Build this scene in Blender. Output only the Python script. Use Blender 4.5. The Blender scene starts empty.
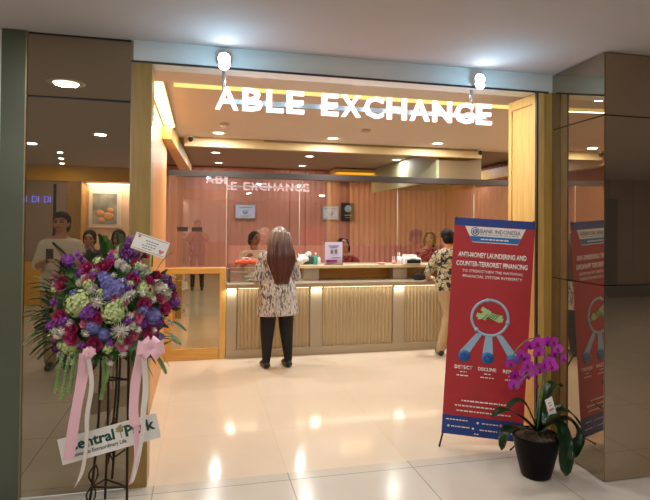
import bpy, bmesh, math, random
from mathutils import Vector, Matrix, Euler, noise
C = bpy.context.scene.collection
S = bpy.context.scene
PI = math.pi
V = Vector

# ------------------------------------------------------------------ camera
cam_d = bpy.data.cameras.new('camera')
cam = bpy.data.objects.new('camera', cam_d)
C.objects.link(cam)
S.camera = cam
yaw, pitch, roll = math.radians(13.27), math.radians(.77), math.radians(.53)
fw = V((math.sin(yaw)*math.cos(pitch), math.cos(yaw)*math.cos(pitch), math.sin(pitch)))
rt = V((math.cos(yaw), -math.sin(yaw), 0))
up = rt.cross(fw)
r2 = rt*math.cos(roll) + up*math.sin(roll)
u2 = up*math.cos(roll) - rt*math.sin(roll)
m3 = Matrix((r2, u2, -fw)).transposed()
cam.matrix_world = Matrix.Translation((0, 0, 1.55)) @ m3.to_4x4()
cam_d.sensor_width = 36
cam_d.lens = 36*528/650
cam_d.shift_y = -(250-218.5)/650
cam_d.clip_start = .05

# ------------------------------------------------------------------ world, exposure
w = bpy.data.worlds.new('world')
S.world = w
w.use_nodes = True
w.node_tree.nodes['Background'].inputs[0].default_value = (.95, .86, .76, 1)
w.node_tree.nodes['Background'].inputs[1].default_value = .42
S.view_settings.view_transform = 'Standard'
S.view_settings.look = 'None'
S.view_settings.gamma = 1
S.view_settings.use_curve_mapping = False
S.view_settings.exposure = 0.0

# ------------------------------------------------------------------ light levels
P_SHOP = 10.0      # downlights in the shop, W each
P_MALL = 15.0      # downlights in the mall
P_STAR = 3.0       # cool spot heads over the sign

# ------------------------------------------------------------------ materials
def lin(c):
    return tuple(((v/255/12.92) if v/255 <= .04045 else ((v/255+.055)/1.055)**2.4) for v in c) + (1,)

def mat(name, col, rough=.5, metal=0, spec=.5, coat=0, emit=None, estr=0, bump=None, var=0, vscale=8):
    m = bpy.data.materials.new(name)
    m.use_nodes = True
    nt = m.node_tree
    b = nt.nodes['Principled BSDF']
    c = lin(col)
    b.inputs['Base Color'].default_value = c
    b.inputs['Roughness'].default_value = rough
    b.inputs['Metallic'].default_value = metal
    b.inputs['Specular IOR Level'].default_value = spec
    b.inputs['Coat Weight'].default_value = coat
    b.inputs['Coat Roughness'].default_value = .03
    if emit:
        b.inputs['Emission Color'].default_value = lin(emit)
        b.inputs['Emission Strength'].default_value = estr
    tc = nt.nodes.new('ShaderNodeTexCoord')
    if var:
        n = nt.nodes.new('ShaderNodeTexNoise')
        n.inputs['Scale'].default_value = vscale
        n.inputs['Detail'].default_value = 4
        nt.links.new(tc.outputs['Object'], n.inputs['Vector'])
        r = nt.nodes.new('ShaderNodeValToRGB')
        r.color_ramp.elements[0].position = .3
        r.color_ramp.elements[1].position = .7
        r.color_ramp.elements[0].color = tuple(v*(1-var) for v in c[:3]) + (1,)
        r.color_ramp.elements[1].color = tuple(min(1, v*(1+var)) for v in c[:3]) + (1,)
        nt.links.new(n.outputs['Fac'], r.inputs['Fac'])
        nt.links.new(r.outputs['Color'], b.inputs['Base Color'])
    if bump:
        n2 = nt.nodes.new('ShaderNodeTexNoise')
        n2.inputs['Scale'].default_value = bump[0]
        nt.links.new(tc.outputs['Object'], n2.inputs['Vector'])
        bp = nt.nodes.new('ShaderNodeBump')
        bp.inputs['Strength'].default_value = bump[1]
        bp.inputs['Distance'].default_value = .01
        nt.links.new(n2.outputs['Fac'], bp.inputs['Height'])
        nt.links.new(bp.outputs['Normal'], b.inputs['Normal'])
    return m

def wood(name, c1, c2, rough=.45, vert=True, scale=3):
    m = mat(name, c1, rough)
    nt = m.node_tree; b = nt.nodes['Principled BSDF']
    tc = nt.nodes.new('ShaderNodeTexCoord')
    mp = nt.nodes.new('ShaderNodeMapping')
    mp.inputs['Scale'].default_value = (14, 14, 1.2) if vert else (1.2, 14, 14)
    n = nt.nodes.new('ShaderNodeTexNoise')
    n.inputs['Scale'].default_value = scale
    n.inputs['Detail'].default_value = 6
    r = nt.nodes.new('ShaderNodeValToRGB')
    r.color_ramp.elements[0].position = .35; r.color_ramp.elements[0].color = lin(c1)
    r.color_ramp.elements[1].position = .65; r.color_ramp.elements[1].color = lin(c2)
    nt.links.new(tc.outputs['Object'], mp.inputs[0]); nt.links.new(mp.outputs[0], n.inputs['Vector'])
    nt.links.new(n.outputs['Fac'], r.inputs['Fac']); nt.links.new(r.outputs['Color'], b.inputs['Base Color'])
    return m

def mirror_mat(name, col, rough, base, mix):
    """tinted mirror: mostly a tinted glossy, a little diffuse body"""
    m = bpy.data.materials.new(name); m.use_nodes = True
    nt = m.node_tree; nt.nodes.clear()
    out = nt.nodes.new('ShaderNodeOutputMaterial')
    g = nt.nodes.new('ShaderNodeBsdfGlossy'); g.inputs['Color'].default_value = lin(col); g.inputs['Roughness'].default_value = rough
    d = nt.nodes.new('ShaderNodeBsdfDiffuse'); d.inputs['Color'].default_value = lin(base)
    mx = nt.nodes.new('ShaderNodeMixShader'); mx.inputs[0].default_value = mix
    nt.links.new(g.outputs[0], mx.inputs[1]); nt.links.new(d.outputs[0], mx.inputs[2]); nt.links.new(mx.outputs[0], out.inputs[0])
    return m

def glass_mat(name, tint=(250, 250, 250), refl=.09, haze=0.0):
    m = bpy.data.materials.new(name); m.use_nodes = True
    nt = m.node_tree; nt.nodes.clear()
    out = nt.nodes.new('ShaderNodeOutputMaterial')
    t = nt.nodes.new('ShaderNodeBsdfTransparent'); t.inputs['Color'].default_value = lin(tint)
    g = nt.nodes.new('ShaderNodeBsdfGlossy'); g.inputs['Roughness'].default_value = .005
    mx = nt.nodes.new('ShaderNodeMixShader')
    lw = nt.nodes.new('ShaderNodeLayerWeight'); lw.inputs['Blend'].default_value = .25
    mr = nt.nodes.new('ShaderNodeMapRange')
    mr.inputs['To Min'].default_value = refl; mr.inputs['To Max'].default_value = .7
    nt.links.new(lw.outputs['Fresnel'], mr.inputs[0]); nt.links.new(mr.outputs[0], mx.inputs[0])
    nt.links.new(t.outputs[0], mx.inputs[1]); nt.links.new(g.outputs[0], mx.inputs[2]); nt.links.new(mx.outputs[0], out.inputs[0])
    return m

def emis(name, col, s):
    m = bpy.data.materials.new(name); m.use_nodes = True
    nt = m.node_tree; nt.nodes.clear()
    out = nt.nodes.new('ShaderNodeOutputMaterial')
    e = nt.nodes.new('ShaderNodeEmission'); e.inputs[0].default_value = lin(col); e.inputs[1].default_value = s
    nt.links.new(e.outputs[0], out.inputs[0])
    return m

def tile_mat(name, c, cline, size, rough, ox=0, oy=0, coat=.6, gap=.006):
    m = mat(name, c, rough, spec=.5, coat=coat)
    nt = m.node_tree; b = nt.nodes['Principled BSDF']
    geo = nt.nodes.new('ShaderNodeTexCoord')
    mp = nt.nodes.new('ShaderNodeMapping'); mp.inputs['Location'].default_value = (ox, oy, 0)
    br = nt.nodes.new('ShaderNodeTexBrick')
    br.offset = 0; br.squash = 1
    br.inputs['Scale'].default_value = 1
    br.inputs['Brick Width'].default_value = size; br.inputs['Row Height'].default_value = size
    br.inputs['Mortar Size'].default_value = gap; br.inputs['Mortar Smooth'].default_value = .1
    l = lin(c)
    br.inputs['Color1'].default_value = l
    br.inputs['Color2'].default_value = tuple(v*.95 for v in l[:3]) + (1,)
    br.inputs['Mortar'].default_value = lin(cline)
    nt.links.new(geo.outputs['Object'], mp.inputs[0]); nt.links.new(mp.outputs[0], br.inputs['Vector'])
    n = nt.nodes.new('ShaderNodeTexNoise'); n.inputs['Scale'].default_value = 2.5; n.inputs['Detail'].default_value = 8
    nt.links.new(mp.outputs[0], n.inputs['Vector'])
    mr = nt.nodes.new('ShaderNodeMapRange'); mr.inputs['To Min'].default_value = .92; mr.inputs['To Max'].default_value = 1.06
    nt.links.new(n.outputs['Fac'], mr.inputs[0])
    mx = nt.nodes.new('ShaderNodeMix'); mx.data_type = 'RGBA'; mx.blend_type = 'MULTIPLY'; mx.inputs[0].default_value = 1
    nt.links.new(br.outputs['Color'], mx.inputs[6]); nt.links.new(mr.outputs[0], mx.inputs[7])
    nt.links.new(mx.outputs[2], b.inputs['Base Color'])
    return m

M = {}
M['ceil_mall'] = mat('mall_ceiling_paint', (186, 179, 176), .85)
M['ceil_shop'] = mat('shop_ceiling_paint', (208, 196, 184), .8)
M['ceil_shaded'] = mat('shaded_ceiling_paint', (146, 132, 106), .7)  # darker tone stands for less light reaching the office ceiling
M['beam'] = mat('beam_paint', (222, 226, 222), .6)
M['cream'] = mat('cream_paint', (206, 186, 138), .6)
M['floor_mall'] = tile_mat('mall_tile', (202, 196, 184), (158, 150, 138), .8, .16, .25, .005, coat=0, gap=.004)
M['floor_shop'] = tile_mat('shop_tile', (222, 208, 188), (208, 192, 170), .8, .10, .25, .005, coat=0, gap=.002)
M['mirror'] = mirror_mat('bronze_mirror', (182, 168, 146), .008, (112, 102, 88), .20)
M['mirror_front'] = mirror_mat('bronze_mirror_side', (198, 178, 152), .03, (116, 104, 92), .25)
M['mirror_gate'] = mirror_mat('gate_mirror', (216, 200, 168), .015, (120, 96, 60), .12)
M['black_joint'] = mat('black_joint', (25, 20, 18), .5)
M['edge'] = mat('mirror_edge', (150, 135, 105), .3, .5)
M['green_glass'] = mat('green_frosted_panel', (84, 92, 76), .25, 0, .5, .3, var=.06, vscale=3)
M['gold'] = wood('golden_veneer', (206, 166, 92), (222, 184, 108))
M['gold_h'] = wood('golden_veneer_across', (202, 152, 76), (218, 172, 92), vert=False)
M['jamb'] = wood('olive_jamb', (150, 122, 66), (166, 136, 76), .35)
M['orange_wood'] = wood('orange_veneer', (206, 144, 82), (218, 158, 94), .4)
M['pink'] = mat('pink_wall_panel', (190, 128, 106), .5, var=.05, vscale=1.5)
M['pink_groove'] = mat('pink_groove', (120, 62, 50), .6)
M['taupe'] = mat('taupe_counter_frame', (174, 164, 144), .4, .1)
M['taupe_top'] = mat('taupe_counter_top', (172, 160, 138), .3, .1)
M['cream_top'] = mat('cream_shelf', (214, 196, 160), .35)
M['fluted'] = mat('fluted_gold_panel', (184, 168, 136), .38, .25)
M['grey_post'] = mat('grey_post', (178, 172, 160), .35, .4)
M['dark_rail'] = mat('dark_rail', (72, 68, 66), .35, .5)
M['alu'] = mat('aluminium', (190, 190, 186), .3, .9)
M['glass'] = glass_mat('counter_glass', refl=.16)
M['glass_edge'] = mat('glass_edge', (225, 215, 200), .2)
M['clear'] = glass_mat('clear_acrylic', (244, 244, 240), .08)
M['lamp'] = emis('lamp_warm', (255, 246, 228), 7)
M['cove'] = emis('cove_led', (255, 226, 140), 5)
M['cove_line'] = emis('cove_line_led', (255, 222, 130), 1.3)
M['star'] = emis('spot_led', (225, 242, 255), 34)
M['letter'] = emis('letter_led', (255, 212, 214), 3.2)
M['white'] = mat('white_plastic', (232, 230, 226), .4)
M['paper'] = mat('paper', (232, 230, 225), .7)
M['blue_paper'] = mat('pale_blue_paper', (196, 206, 232), .5)
M['lilac'] = mat('lilac_print', (206, 200, 232), .4)
M['black'] = mat('black_plastic', (26, 25, 26), .4)
M['blacksoft'] = mat('black_cloth', (22, 21, 24), .9, bump=(60, .3))
M['iron'] = mat('wrought_iron', (58, 44, 36), .45, .7)
M['skin'] = mat('skin', (196, 140, 108), .55)
M['skin2'] = mat('skin_tan', (180, 124, 92), .55)
M['eye'] = mat('eye_dark', (30, 22, 20), .25)
M['lip'] = mat('lips', (160, 72, 66), .4)
M['hair_black'] = mat('hair_black', (22, 17, 17), .7, spec=.2, var=.3, vscale=40)
M['red'] = mat('banner_red', (176, 44, 52), .42, var=.05, vscale=4)
M['blue'] = mat('banner_blue', (28, 62, 138), .42)
M['blue2'] = mat('badge_blue', (36, 110, 176), .45)
M['pale_blue'] = mat('pale_blue_print', (150, 184, 206), .5)
M['print_white'] = mat('print_white', (240, 232, 226), .5)
M['print_grey'] = mat('print_grey', (110, 120, 130), .5)
M['money'] = mat('money_green', (176, 208, 150), .5)
M['money_dark'] = mat('money_dark_green', (60, 130, 70), .5)
M['sign_green'] = mat('sign_green', (14, 82, 66), .5)
M['ribbon'] = mat('pink_satin', (240, 192, 206), .35, spec=.7)
M['ribbon_w'] = mat('white_satin', (236, 226, 222), .35, spec=.7)
M['leaf'] = mat('leaf_green', (58, 104, 46), .42, var=.25, vscale=10)
M['leaf2'] = mat('leaf_light', (124, 152, 90), .5, var=.25, vscale=12)
M['leaf_dark'] = mat('leaf_dark', (24, 62, 30), .28, var=.2, vscale=10)
M['stem'] = mat('stem_green', (84, 120, 60), .5)
M['rose'] = mat('rose_magenta', (180, 58, 108), .5, var=.2, vscale=14)
M['rose_pink'] = mat('rose_pink', (214, 122, 156), .5, var=.15, vscale=14)
M['white_fl'] = mat('white_petal', (238, 232, 222), .55)
M['green_fl'] = mat('hydrangea_green', (184, 198, 134), .55, var=.15, vscale=30)
M['blue_fl'] = mat('delphinium_blue', (110, 108, 170), .55, var=.25, vscale=30)
M['purple_fl'] = mat('purple_petal', (122, 50, 142), .5, var=.2, vscale=20)
M['orchid'] = mat('orchid_magenta', (178, 44, 170), .45, var=.15, vscale=20)
M['orchid_c'] = mat('orchid_centre', (110, 16, 90), .4)
M['pot'] = mat('glossy_black_pot', (9, 8, 9), .4, spec=.12, coat=0)
M['soil'] = mat('moss', (70, 58, 40), .9, bump=(60, .6))

# ------------------------------------------------------------------ mesh helpers
def basis(d, upv=None):
    d = V(d).normalized()
    u = V(upv) if upv is not None else (V((0, 0, 1)) if abs(d.z) < .9 else V((0, 1, 0)))
    x = u.cross(d)
    if x.length < 1e-6: x = V((1, 0, 0))
    x.normalize(); y = d.cross(x)
    return x, y, d

class MB:
    def __init__(s): s.bm = bmesh.new()
    def box(s, lo, hi, bev=0, rot=None, mi=0):
        lo, hi = V(lo), V(hi)
        c = (lo+hi)/2; d = hi-lo
        r = bmesh.ops.create_cube(s.bm, size=1)
        vs = r['verts']
        for v in vs: v.co = V((v.co.x*d.x, v.co.y*d.y, v.co.z*d.z))
        if bev:
            es = list({e for v in vs for e in v.link_edges})
            r = bmesh.ops.bevel(s.bm, geom=es, offset=bev, segments=2, affect='EDGES', profile=.5)
            vs = list({v for f in r['faces'] for v in f.verts} | {v for v in vs if v.is_valid})
        fs = {f for v in vs for f in v.link_faces}
        for f in fs: f.material_index = mi
        for v in vs:
            co = v.co
            if rot is not None: co = rot @ co
            v.co = co + c
        return s
    def rings(s, rs, cap=True, closed=True, mi=0, smooth=True):
        """rs: list of lists of points (same length)"""
        vv = [[s.bm.verts.new(p) for p in r] for r in rs]
        n = len(vv[0])
        for a, b in zip(vv[:-1], vv[1:]):
            for i in range(n if closed else n-1):
                j = (i+1) % n
                try:
                    f = s.bm.faces.new((a[i], a[j], b[j], b[i])); f.smooth = smooth; f.material_index = mi
                except ValueError: pass
        if cap and closed:
            for r in (vv[0][::-1], vv[-1]):
                f = s.bm.faces.new(r); f.smooth = smooth; f.material_index = mi
        return s
    def tube(s, pts, r, n=8, cap=True, mi=0):
        pts = [V(p) for p in pts]
        rr = r if isinstance(r, (list, tuple)) else [r]*len(pts)
        rs = []; px = None
        for i, p in enumerate(pts):
            d = (pts[min(i+1, len(pts)-1)] - pts[max(i-1, 0)])
            if d.length < 1e-9: d = V((0, 0, 1))
            d.normalize()
            if px is None: x, y, _ = basis(d)
            else:
                x = px - d*px.dot(d); x.normalize(); y = d.cross(x)
            px = x
            rs.append([p + (x*math.cos(2*PI*k/n) + y*math.sin(2*PI*k/n))*rr[i] for k in range(n)])
        return s.rings(rs, cap, mi=mi)
    def lathe(s, c, prof, n=24, axis=(0, 0, 1), mi=0, cap=True):
        x, y, d = basis(axis)
        c = V(c)
        return s.rings([[c + d*z + (x*math.cos(2*PI*k/n) + y*math.sin(2*PI*k/n))*max(r, 1e-4) for k in range(n)] for r, z in prof], cap, mi=mi)
    def ell(s, c, r, rot=None, n=14, m=9, mi=0):
        c = V(c); rx, ry, rz = r if isinstance(r, (tuple, list)) else (r, r, r)
        rs = []
        for j in range(m+1):
            t = -PI/2 + PI*j/m
            q = max(math.cos(t), 1e-3)
            ring = []
            for k in range(n):
                p = V((rx*q*math.cos(2*PI*k/n), ry*q*math.sin(2*PI*k/n), rz*math.sin(t)))
                ring.append(c + (rot @ p if rot is not None else p))
            rs.append(ring)
        return s.rings(rs, True, mi=mi)
    def capsule(s, a, b, ra, rb, n=14, flat=1.0):
        a, b = V(a), V(b); d = b-a; L = d.length
        if L < 1e-6: return s.ell(a, ra)
        x, y, d = basis(d); rs = []
        prof = [(-ra*math.cos(t), ra*math.sin(t)) for t in (.02, .5, 1.0, 1.57)] + [(L/3, ra+(rb-ra)/3), (2*L/3, ra+(rb-ra)*2/3)] + [(L+rb*math.cos(t), rb*math.sin(t)) for t in (1.57, 1.0, .5, .02)]
        for z, r in prof:
            rs.append([a + d*z + (x*math.cos(2*PI*k/n) + y*flat*math.sin(2*PI*k/n))*r for k in range(n)])
        return s.rings(rs)
    def grid(s, fn, nu, nv, mi=0, thick=0):
        vv = [[s.bm.verts.new(fn(i/nu, j/nv)) for j in range(nv+1)] for i in range(nu+1)]
        for i in range(nu):
            for j in range(nv):
                f = s.bm.faces.new((vv[i][j], vv[i+1][j], vv[i+1][j+1], vv[i][j+1])); f.smooth = True; f.material_index = mi
        return s
    def prism(s, pts, y0, y1, mi=0):
        """pts in XZ, extruded along Y"""
        a = [s.bm.verts.new((p[0], y0, p[1])) for p in pts]; b = [s.bm.verts.new((p[0], y1, p[1])) for p in pts]
        n = len(pts)
        fs = [s.bm.faces.new(a), s.bm.faces.new(b[::-1])]
        for i in range(n): fs.append(s.bm.faces.new((a[i], b[i], b[(i+1) % n], a[(i+1) % n])))
        for f in fs: f.material_index = mi
        return s
    def tf(s, mtx):
        bmesh.ops.transform(s.bm, matrix=mtx, verts=s.bm.verts); return s

def wm(o):
    m = Matrix.Identity(4)
    while o is not None:
        m = o.matrix_basis @ m; o = o.parent
    return m

def obj(name, mb, m, parent=None, local=False, label=None, normals=True):
    bm = mb.bm if isinstance(mb, MB) else mb
    if parent is not None and not local:
        bmesh.ops.transform(bm, matrix=wm(parent).inverted(), verts=bm.verts)
    if normals: bmesh.ops.recalc_face_normals(bm, faces=bm.faces)
    me = bpy.data.meshes.new(name); bm.to_mesh(me); bm.free()
    for x in (m if isinstance(m, (list, tuple)) else [m]): me.materials.append(M[x] if isinstance(x, str) else x)
    o = bpy.data.objects.new(name, me); C.objects.link(o)
    if parent is not None: o.parent = parent
    if label: o['label'] = label
    return o

def tag(o, label, cat, group=None, kind=None):
    o['label'] = label; o['category'] = cat
    if group: o['group'] = group
    if kind: o['kind'] = kind
    return o

def thing(name, label, cat, loc=(0, 0, 0), rz=0, group=None):
    o = bpy.data.objects.new(name, None); C.objects.link(o)
    o.location = loc; o.rotation_euler = (0, 0, rz); o.empty_display_size = .05
    return tag(o, label, cat, group)

def struct(name, mb, m, parent=None):
    o = obj(name, mb, m, parent)
    if parent is None: o['kind'] = 'structure'
    return o

def copy_tree(o, parent=None):
    c = o.copy(); C.objects.link(c); c.parent = parent
    for ch in [x for x in C.objects if x.parent == o]: copy_tree(ch, c)
    return c

def text(name, body, m, parent, mtx, w=None, h=None, ext=.001, bold=0, local=False, shear=0, label=None):
    """mesh lettering: lies in local XY, mtx puts it in the world; fitted to width w / height h; origin at its middle"""
    cu = bpy.data.curves.new('t', 'FONT'); cu.body = body; cu.extrude = 0; cu.offset = bold; cu.resolution_u = 2; cu.shear = shear
    to = bpy.data.objects.new('t', cu); C.objects.link(to)
    dg = bpy.context.evaluated_depsgraph_get(); dg.update()
    me = bpy.data.meshes.new_from_object(to.evaluated_get(dg))
    bpy.data.objects.remove(to); bpy.data.curves.remove(cu)
    bm = bmesh.new(); bm.from_mesh(me); bpy.data.meshes.remove(me)
    xs = [v.co.x for v in bm.verts]; ys = [v.co.y for v in bm.verts]
    x0, x1, y0, y1 = min(xs), max(xs), min(ys), max(ys)
    sx = w/(x1-x0) if w else None; sy = h/(y1-y0) if h else None
    sx = sx or sy; sy = sy or sx
    for v in bm.verts: v.co = V(((v.co.x-(x0+x1)/2)*sx, (v.co.y-(y0+y1)/2)*sy, 0))
    if ext:
        r = bmesh.ops.extrude_face_region(bm, geom=bm.faces[:])
        for e in r['geom']:
            if isinstance(e, bmesh.types.BMVert): e.co.z += ext
    bmesh.ops.transform(bm, matrix=mtx, verts=bm.verts)
    return obj(name, bm, m, parent, local=local, label=label)

FACE = Matrix.Rotation(PI/2, 4, 'X')   # XY text -> facing -Y
def at(x, y, z): return Matrix.Translation((x, y, z))

def remesh(name, mb, voxel, mats, parent, smooth=3, fn=None, local=True):
    bm = mb.bm
    bmesh.ops.recalc_face_normals(bm, faces=bm.faces)
    me = bpy.data.meshes.new('tmp'); bm.to_mesh(me); bm.free()
    o = bpy.data.objects.new('tmp', me); C.objects.link(o)
    md = o.modifiers.new('r', 'REMESH'); md.mode = 'VOXEL'; md.voxel_size = voxel; md.use_smooth_shade = True
    sm = o.modifiers.new('s', 'SMOOTH'); sm.factor = .5; sm.iterations = smooth
    dg = bpy.context.evaluated_depsgraph_get(); dg.update()
    out = bpy.data.meshes.new_from_object(o.evaluated_get(dg))
    bpy.data.objects.remove(o); bpy.data.meshes.remove(me)
    out.name = name
    for x in mats: out.materials.append(M[x] if isinstance(x, str) else x)
    for p in out.polygons:
        p.use_smooth = True
        p.material_index = fn(p.center) if fn else 0
    n = bpy.data.objects.new(name, out); C.objects.link(n); n.parent = parent
    return n

def area(name, loc, size, power, col=(1, .86, .68), rot=(0, 0, 0), shape='DISK', sy=None, spread=PI):
    l = bpy.data.lights.new(name, 'AREA'); l.shape = shape; l.size = size; l.energy = power; l.color = col; l.spread = spread
    if sy: l.size_y = sy
    o = bpy.data.objects.new(name, l); C.objects.link(o); o.location = loc; o.rotation_euler = rot
    return o

# ================================================================== STRUCTURE
FY = 3.29                      # facade plane
CZ = 2.64                      # mall ceiling
SZ = 2.60                      # shop ceiling
struct('floor', MB().box((-5.5, -6, -.1), (13, FY, 0)), 'floor_mall')
struct('floor.001', MB().box((-.42, FY, -.1), (5.0, 9.9, 0)), 'floor_shop')
struct('ceiling', MB().box((-5.5, -6, CZ), (13, FY+.01, CZ+.1)), 'ceil_mall')
struct('ceiling.001', MB().box((-.6, 3.45, SZ), (5.0, 6.6, SZ+.1)), 'ceil_shop')
struct('ceiling.002', MB().box((-.8, 6.6, SZ), (5.0, 9.9, SZ+.1)), 'ceil_shaded')

# facade lintel between the pillars
b = struct('trim_1', MB().box((-.41, FY, 2.512), (2.445, FY+.16, CZ)), 'beam')
struct('shadow_gap', MB().box((-.41, FY-.004, 2.506), (2.405, FY+.006, 2.518)), 'dark_rail', b)

# wall_left: mirrored pillar, frosted side strip
pl = struct('wall_left', MB().box((-1.07, FY+.012, 0), (-.405, FY+.5, CZ)), 'black_joint')
struct('mirror_panel', MB().box((-.965, FY, 0.006), (-.407, FY+.012, 2.262)), 'mirror', pl)
struct('mirror_panel', MB().box((-.965, FY, 2.275), (-.407, FY+.012, CZ-.016)), 'mirror', pl)
struct('metal_edge', MB().box((-.409, FY-.004, 0), (-.397, FY+.012, CZ-.006)), 'edge', pl)
struct('side_panel', MB().box((-1.095, FY-.01, 0), (-.972, FY+.012, CZ-.004)), 'green_glass', pl)
struct('metal_edge', MB().box((-.972, FY-.012, 0), (-.965, FY+.012, CZ-.004)), 'edge', pl)
struct('wall_left_mall', MB().box((-2.8, FY+.02, 0), (-1.095, FY+.3, CZ)), 'beam')

# wall_right: mirrored pillar that stands out from the facade
RX, RY = 2.41, 2.757
pr = struct('wall_right', MB().box((RX+.05, RY+.013, 0), (4.4, FY+.45, CZ)), 'black_joint')
for z0, z1 in ((.006, 1.195), (1.201, 2.243), (2.25, CZ-.006)):
    mb = MB().box((0, 0, z0), (.010, .56, z1)).tf(at(RX, RY+.004, 0) @ Matrix.Rotation(math.radians(-3.0), 4, 'Z'))
    struct('mirror_panel', mb, 'mirror', pr)
for z0, z1 in ((.006, 1.195), (1.201, 2.243), (2.25, CZ-.006)):
    struct('mirror_panel', MB().box((RX+.006, RY, z0), (3.28, RY+.012, z1)), 'mirror_front', pr)
    struct('mirror_panel', MB().box((3.286, RY, z0), (4.38, RY+.012, z1)), 'mirror_front', pr)

# door jambs
struct('trim_2', MB().box((-.397, FY-.002, 0), (-.29, FY+.16, 2.51)), 'jamb')
struct('trim_3', MB().box((2.325, FY-.002, 0), (2.372, FY+.019, 2.51)), 'gold')
struct('trim_4', MB().box((2.374, FY+.004, 0), (2.447, FY+.019, 2.51)), wood('brass_jamb', (176, 142, 70), (190, 154, 80), .35))
struct('trim_5', MB().box((2.312, FY-.001, 0), (2.325, FY+.02, 2.51)), 'dark_rail')

# shop side walls
wl = struct('wall_left_shop', MB().box((-.50, FY+.16, 0), (-.385, 6.3, SZ)), 'orange_wood')
struct('wall_left_office', MB().box((-.80, 6.3, 0), (-.70, 9.8, SZ)), 'pink')
struct('wall_right_shop', MB().box((4.8, FY+.16, 0), (4.95, 6.5, SZ)), 'gold')
struct('wall_front_right', MB().box((2.60, FY+.61, 0), (4.8, FY+.7, SZ)), 'gold')

def fluted(x0, x1, y, z0, z1, pitch, depth, along='x'):
    mb = MB(); n = int(round((x1-x0)/pitch)); pts = []
    for i in range(n):
        for k in range(6):
            t = k/6; pts.append((x0+(x1-x0)*(i+t)/n, -depth*math.sin(PI*t)))
    pts.append((x1, 0))
    rs = []
    for z in (z0, z1):
        rs.append([V((p, y+d, z)) if along == 'x' else V((y-d*-1, p, z)) for p, d in pts])
    mb.rings(rs, cap=False, closed=False)
    return mb
# pink back wall: smooth panels first, then fluted panels
pw = struct('wall_back', MB().box((-.9, 9.74, 0), (5.0, 9.9, SZ)), 'pink')
for a, b2 in ((-.69, .47), (.49, 1.60), (1.62, 1.9), (1.92, 2.75)):
    struct('wall_panel', MB().box((a, 9.715, 0), (b2, 9.745, 2.58), .006), 'pink', pw)
struct('fluted_panel', fluted(2.77, 4.8, 9.74, 0, 2.58, .105, .035), 'pink', pw)
struct('fluted_panel', fluted(.50, 1.60, 9.715, 0, 2.58, .105, .008), 'pink', pw)
struct('fluted_panel', fluted(1.93, 2.74, 9.715, 0, 2.58, .105, .010), 'pink', pw)
struct('fluted_panel', fluted(-.69, .46, 9.715, 0, 2.58, .16, .008), 'pink', pw)
wr = struct('wall_right_office', MB().box((4.8, 6.5, 0), (4.95, 9.8, SZ)), 'pink')
mb = fluted(6.5, 9.74, 4.8, 0, 2.58, .12, .03, 'y')
struct('fluted_panel', mb, 'pink', wr)

# ceiling trims of the shop
struct('trim_6', MB().box((-.385, 3.45, 2.572), (4.8, 3.95, SZ)), 'ceil_shop')
ct = struct('trim_7', MB().box((-.2, 6.5, 2.487), (3.72, 6.6, SZ), .004), 'cream')
struct('shadow_line', MB().box((.75, 6.496, 2.575), (3.70, 6.502, 2.597)), 'ceil_shaded', ct)
struct('trim_8', MB().box((3.15, 6.62, 2.16), (3.78, 8.4, SZ)), mat('brown_bulkhead', (112, 92, 62), .7))
struct('trim_9', MB().box((3.11, 6.62, 2.17), (3.148, 9.4, SZ)), mat('lit_side_green', (150, 152, 118), .7))  # lit side of the bulkhead, its brightness put into the paler colour
wd = struct('trim_10', MB().rings([[V((-.395, 5.6, 2.60)), V((-.30, 5.6, 2.60)), V((-.30, 5.6, 2.42)), V((-.395, 5.6, 2.42))],
                              [V((-.34, 9.2, 2.56)), V((-.16, 9.2, 2.56)), V((-.16, 9.2, 2.44)), V((-.34, 9.2, 2.44))]], smooth=False), 'gold')
struct('trim_11', MB().box((4.62, 5.0, 2.34), (4.8, 9.7, 2.5)), 'gold')
struct('trim_12', MB().box((-.385, 6.42, 2.118), (4.8, 6.54, 2.188)), 'dark_rail')
# lit timber recess over the office
t = thing('light_box', 'warm lit wooden light box under the office ceiling above the glass screen', 'light box', (2.9, 9.3, 2.4))
obj('housing', MB().box((2.35, 9.2, 2.52), (3.42, 9.6, 2.58)).box((2.35, 9.56, 2.38), (3.42, 9.6, 2.52)), 'gold_h', t)
obj('glowing_strip', MB().box((2.42, 9.22, 2.505), (3.36, 9.50, 2.52)), emis('box_led', (255, 176, 40), 1.1), t)
area('box_light', (2.9, 9.35, 2.49), .9, 2, (1, .75, .4), shape='RECTANGLE', sy=.2)

# coves
cv = thing('cove_light', 'warm glowing cove light along the ceiling over the orange side wall', 'cove light', (-.32, 4.9, 2.55))
obj('led_strip', MB().box((-.372, 3.98, 2.565), (-.278, 5.75, 2.598)), 'cove', cv)
obj('housing', MB().box((-.384, 3.96, 2.56), (-.374, 5.77, 2.6)).box((-.276, 3.96, 2.575), (-.268, 5.77, 2.6)), 'cream', cv)
area('cove_lamp', (-.325, 4.85, 2.55), .08, 8, (1, .80, .5), shape='RECTANGLE', sy=1.7)
cv = thing('cove_light', 'warm glowing cove light at the ceiling beyond the open wooden door', 'cove light', (4.7, 5.6, 2.55))
obj('led_strip', MB().box((4.60, 4.2, 2.565), (4.78, 6.9, 2.598)), 'cove', cv)
obj('housing', MB().box((4.58, 4.18, 2.56), (4.598, 6.92, 2.6)), 'cream', cv)
cv = thing('cove_light', 'long thin warm light line in the shop ceiling behind the lit letters', 'cove light', (1.4, 4, 2.58))
obj('led_strip', MB().box((-.2, 3.952, 2.55), (4.7, 3.985, 2.598)), 'cove_line', cv)
area('cove_lamp', (1.7, 3.97, 2.545), 3.6, 7, (1, .88, .68), shape='RECTANGLE', sy=.03)

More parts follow.
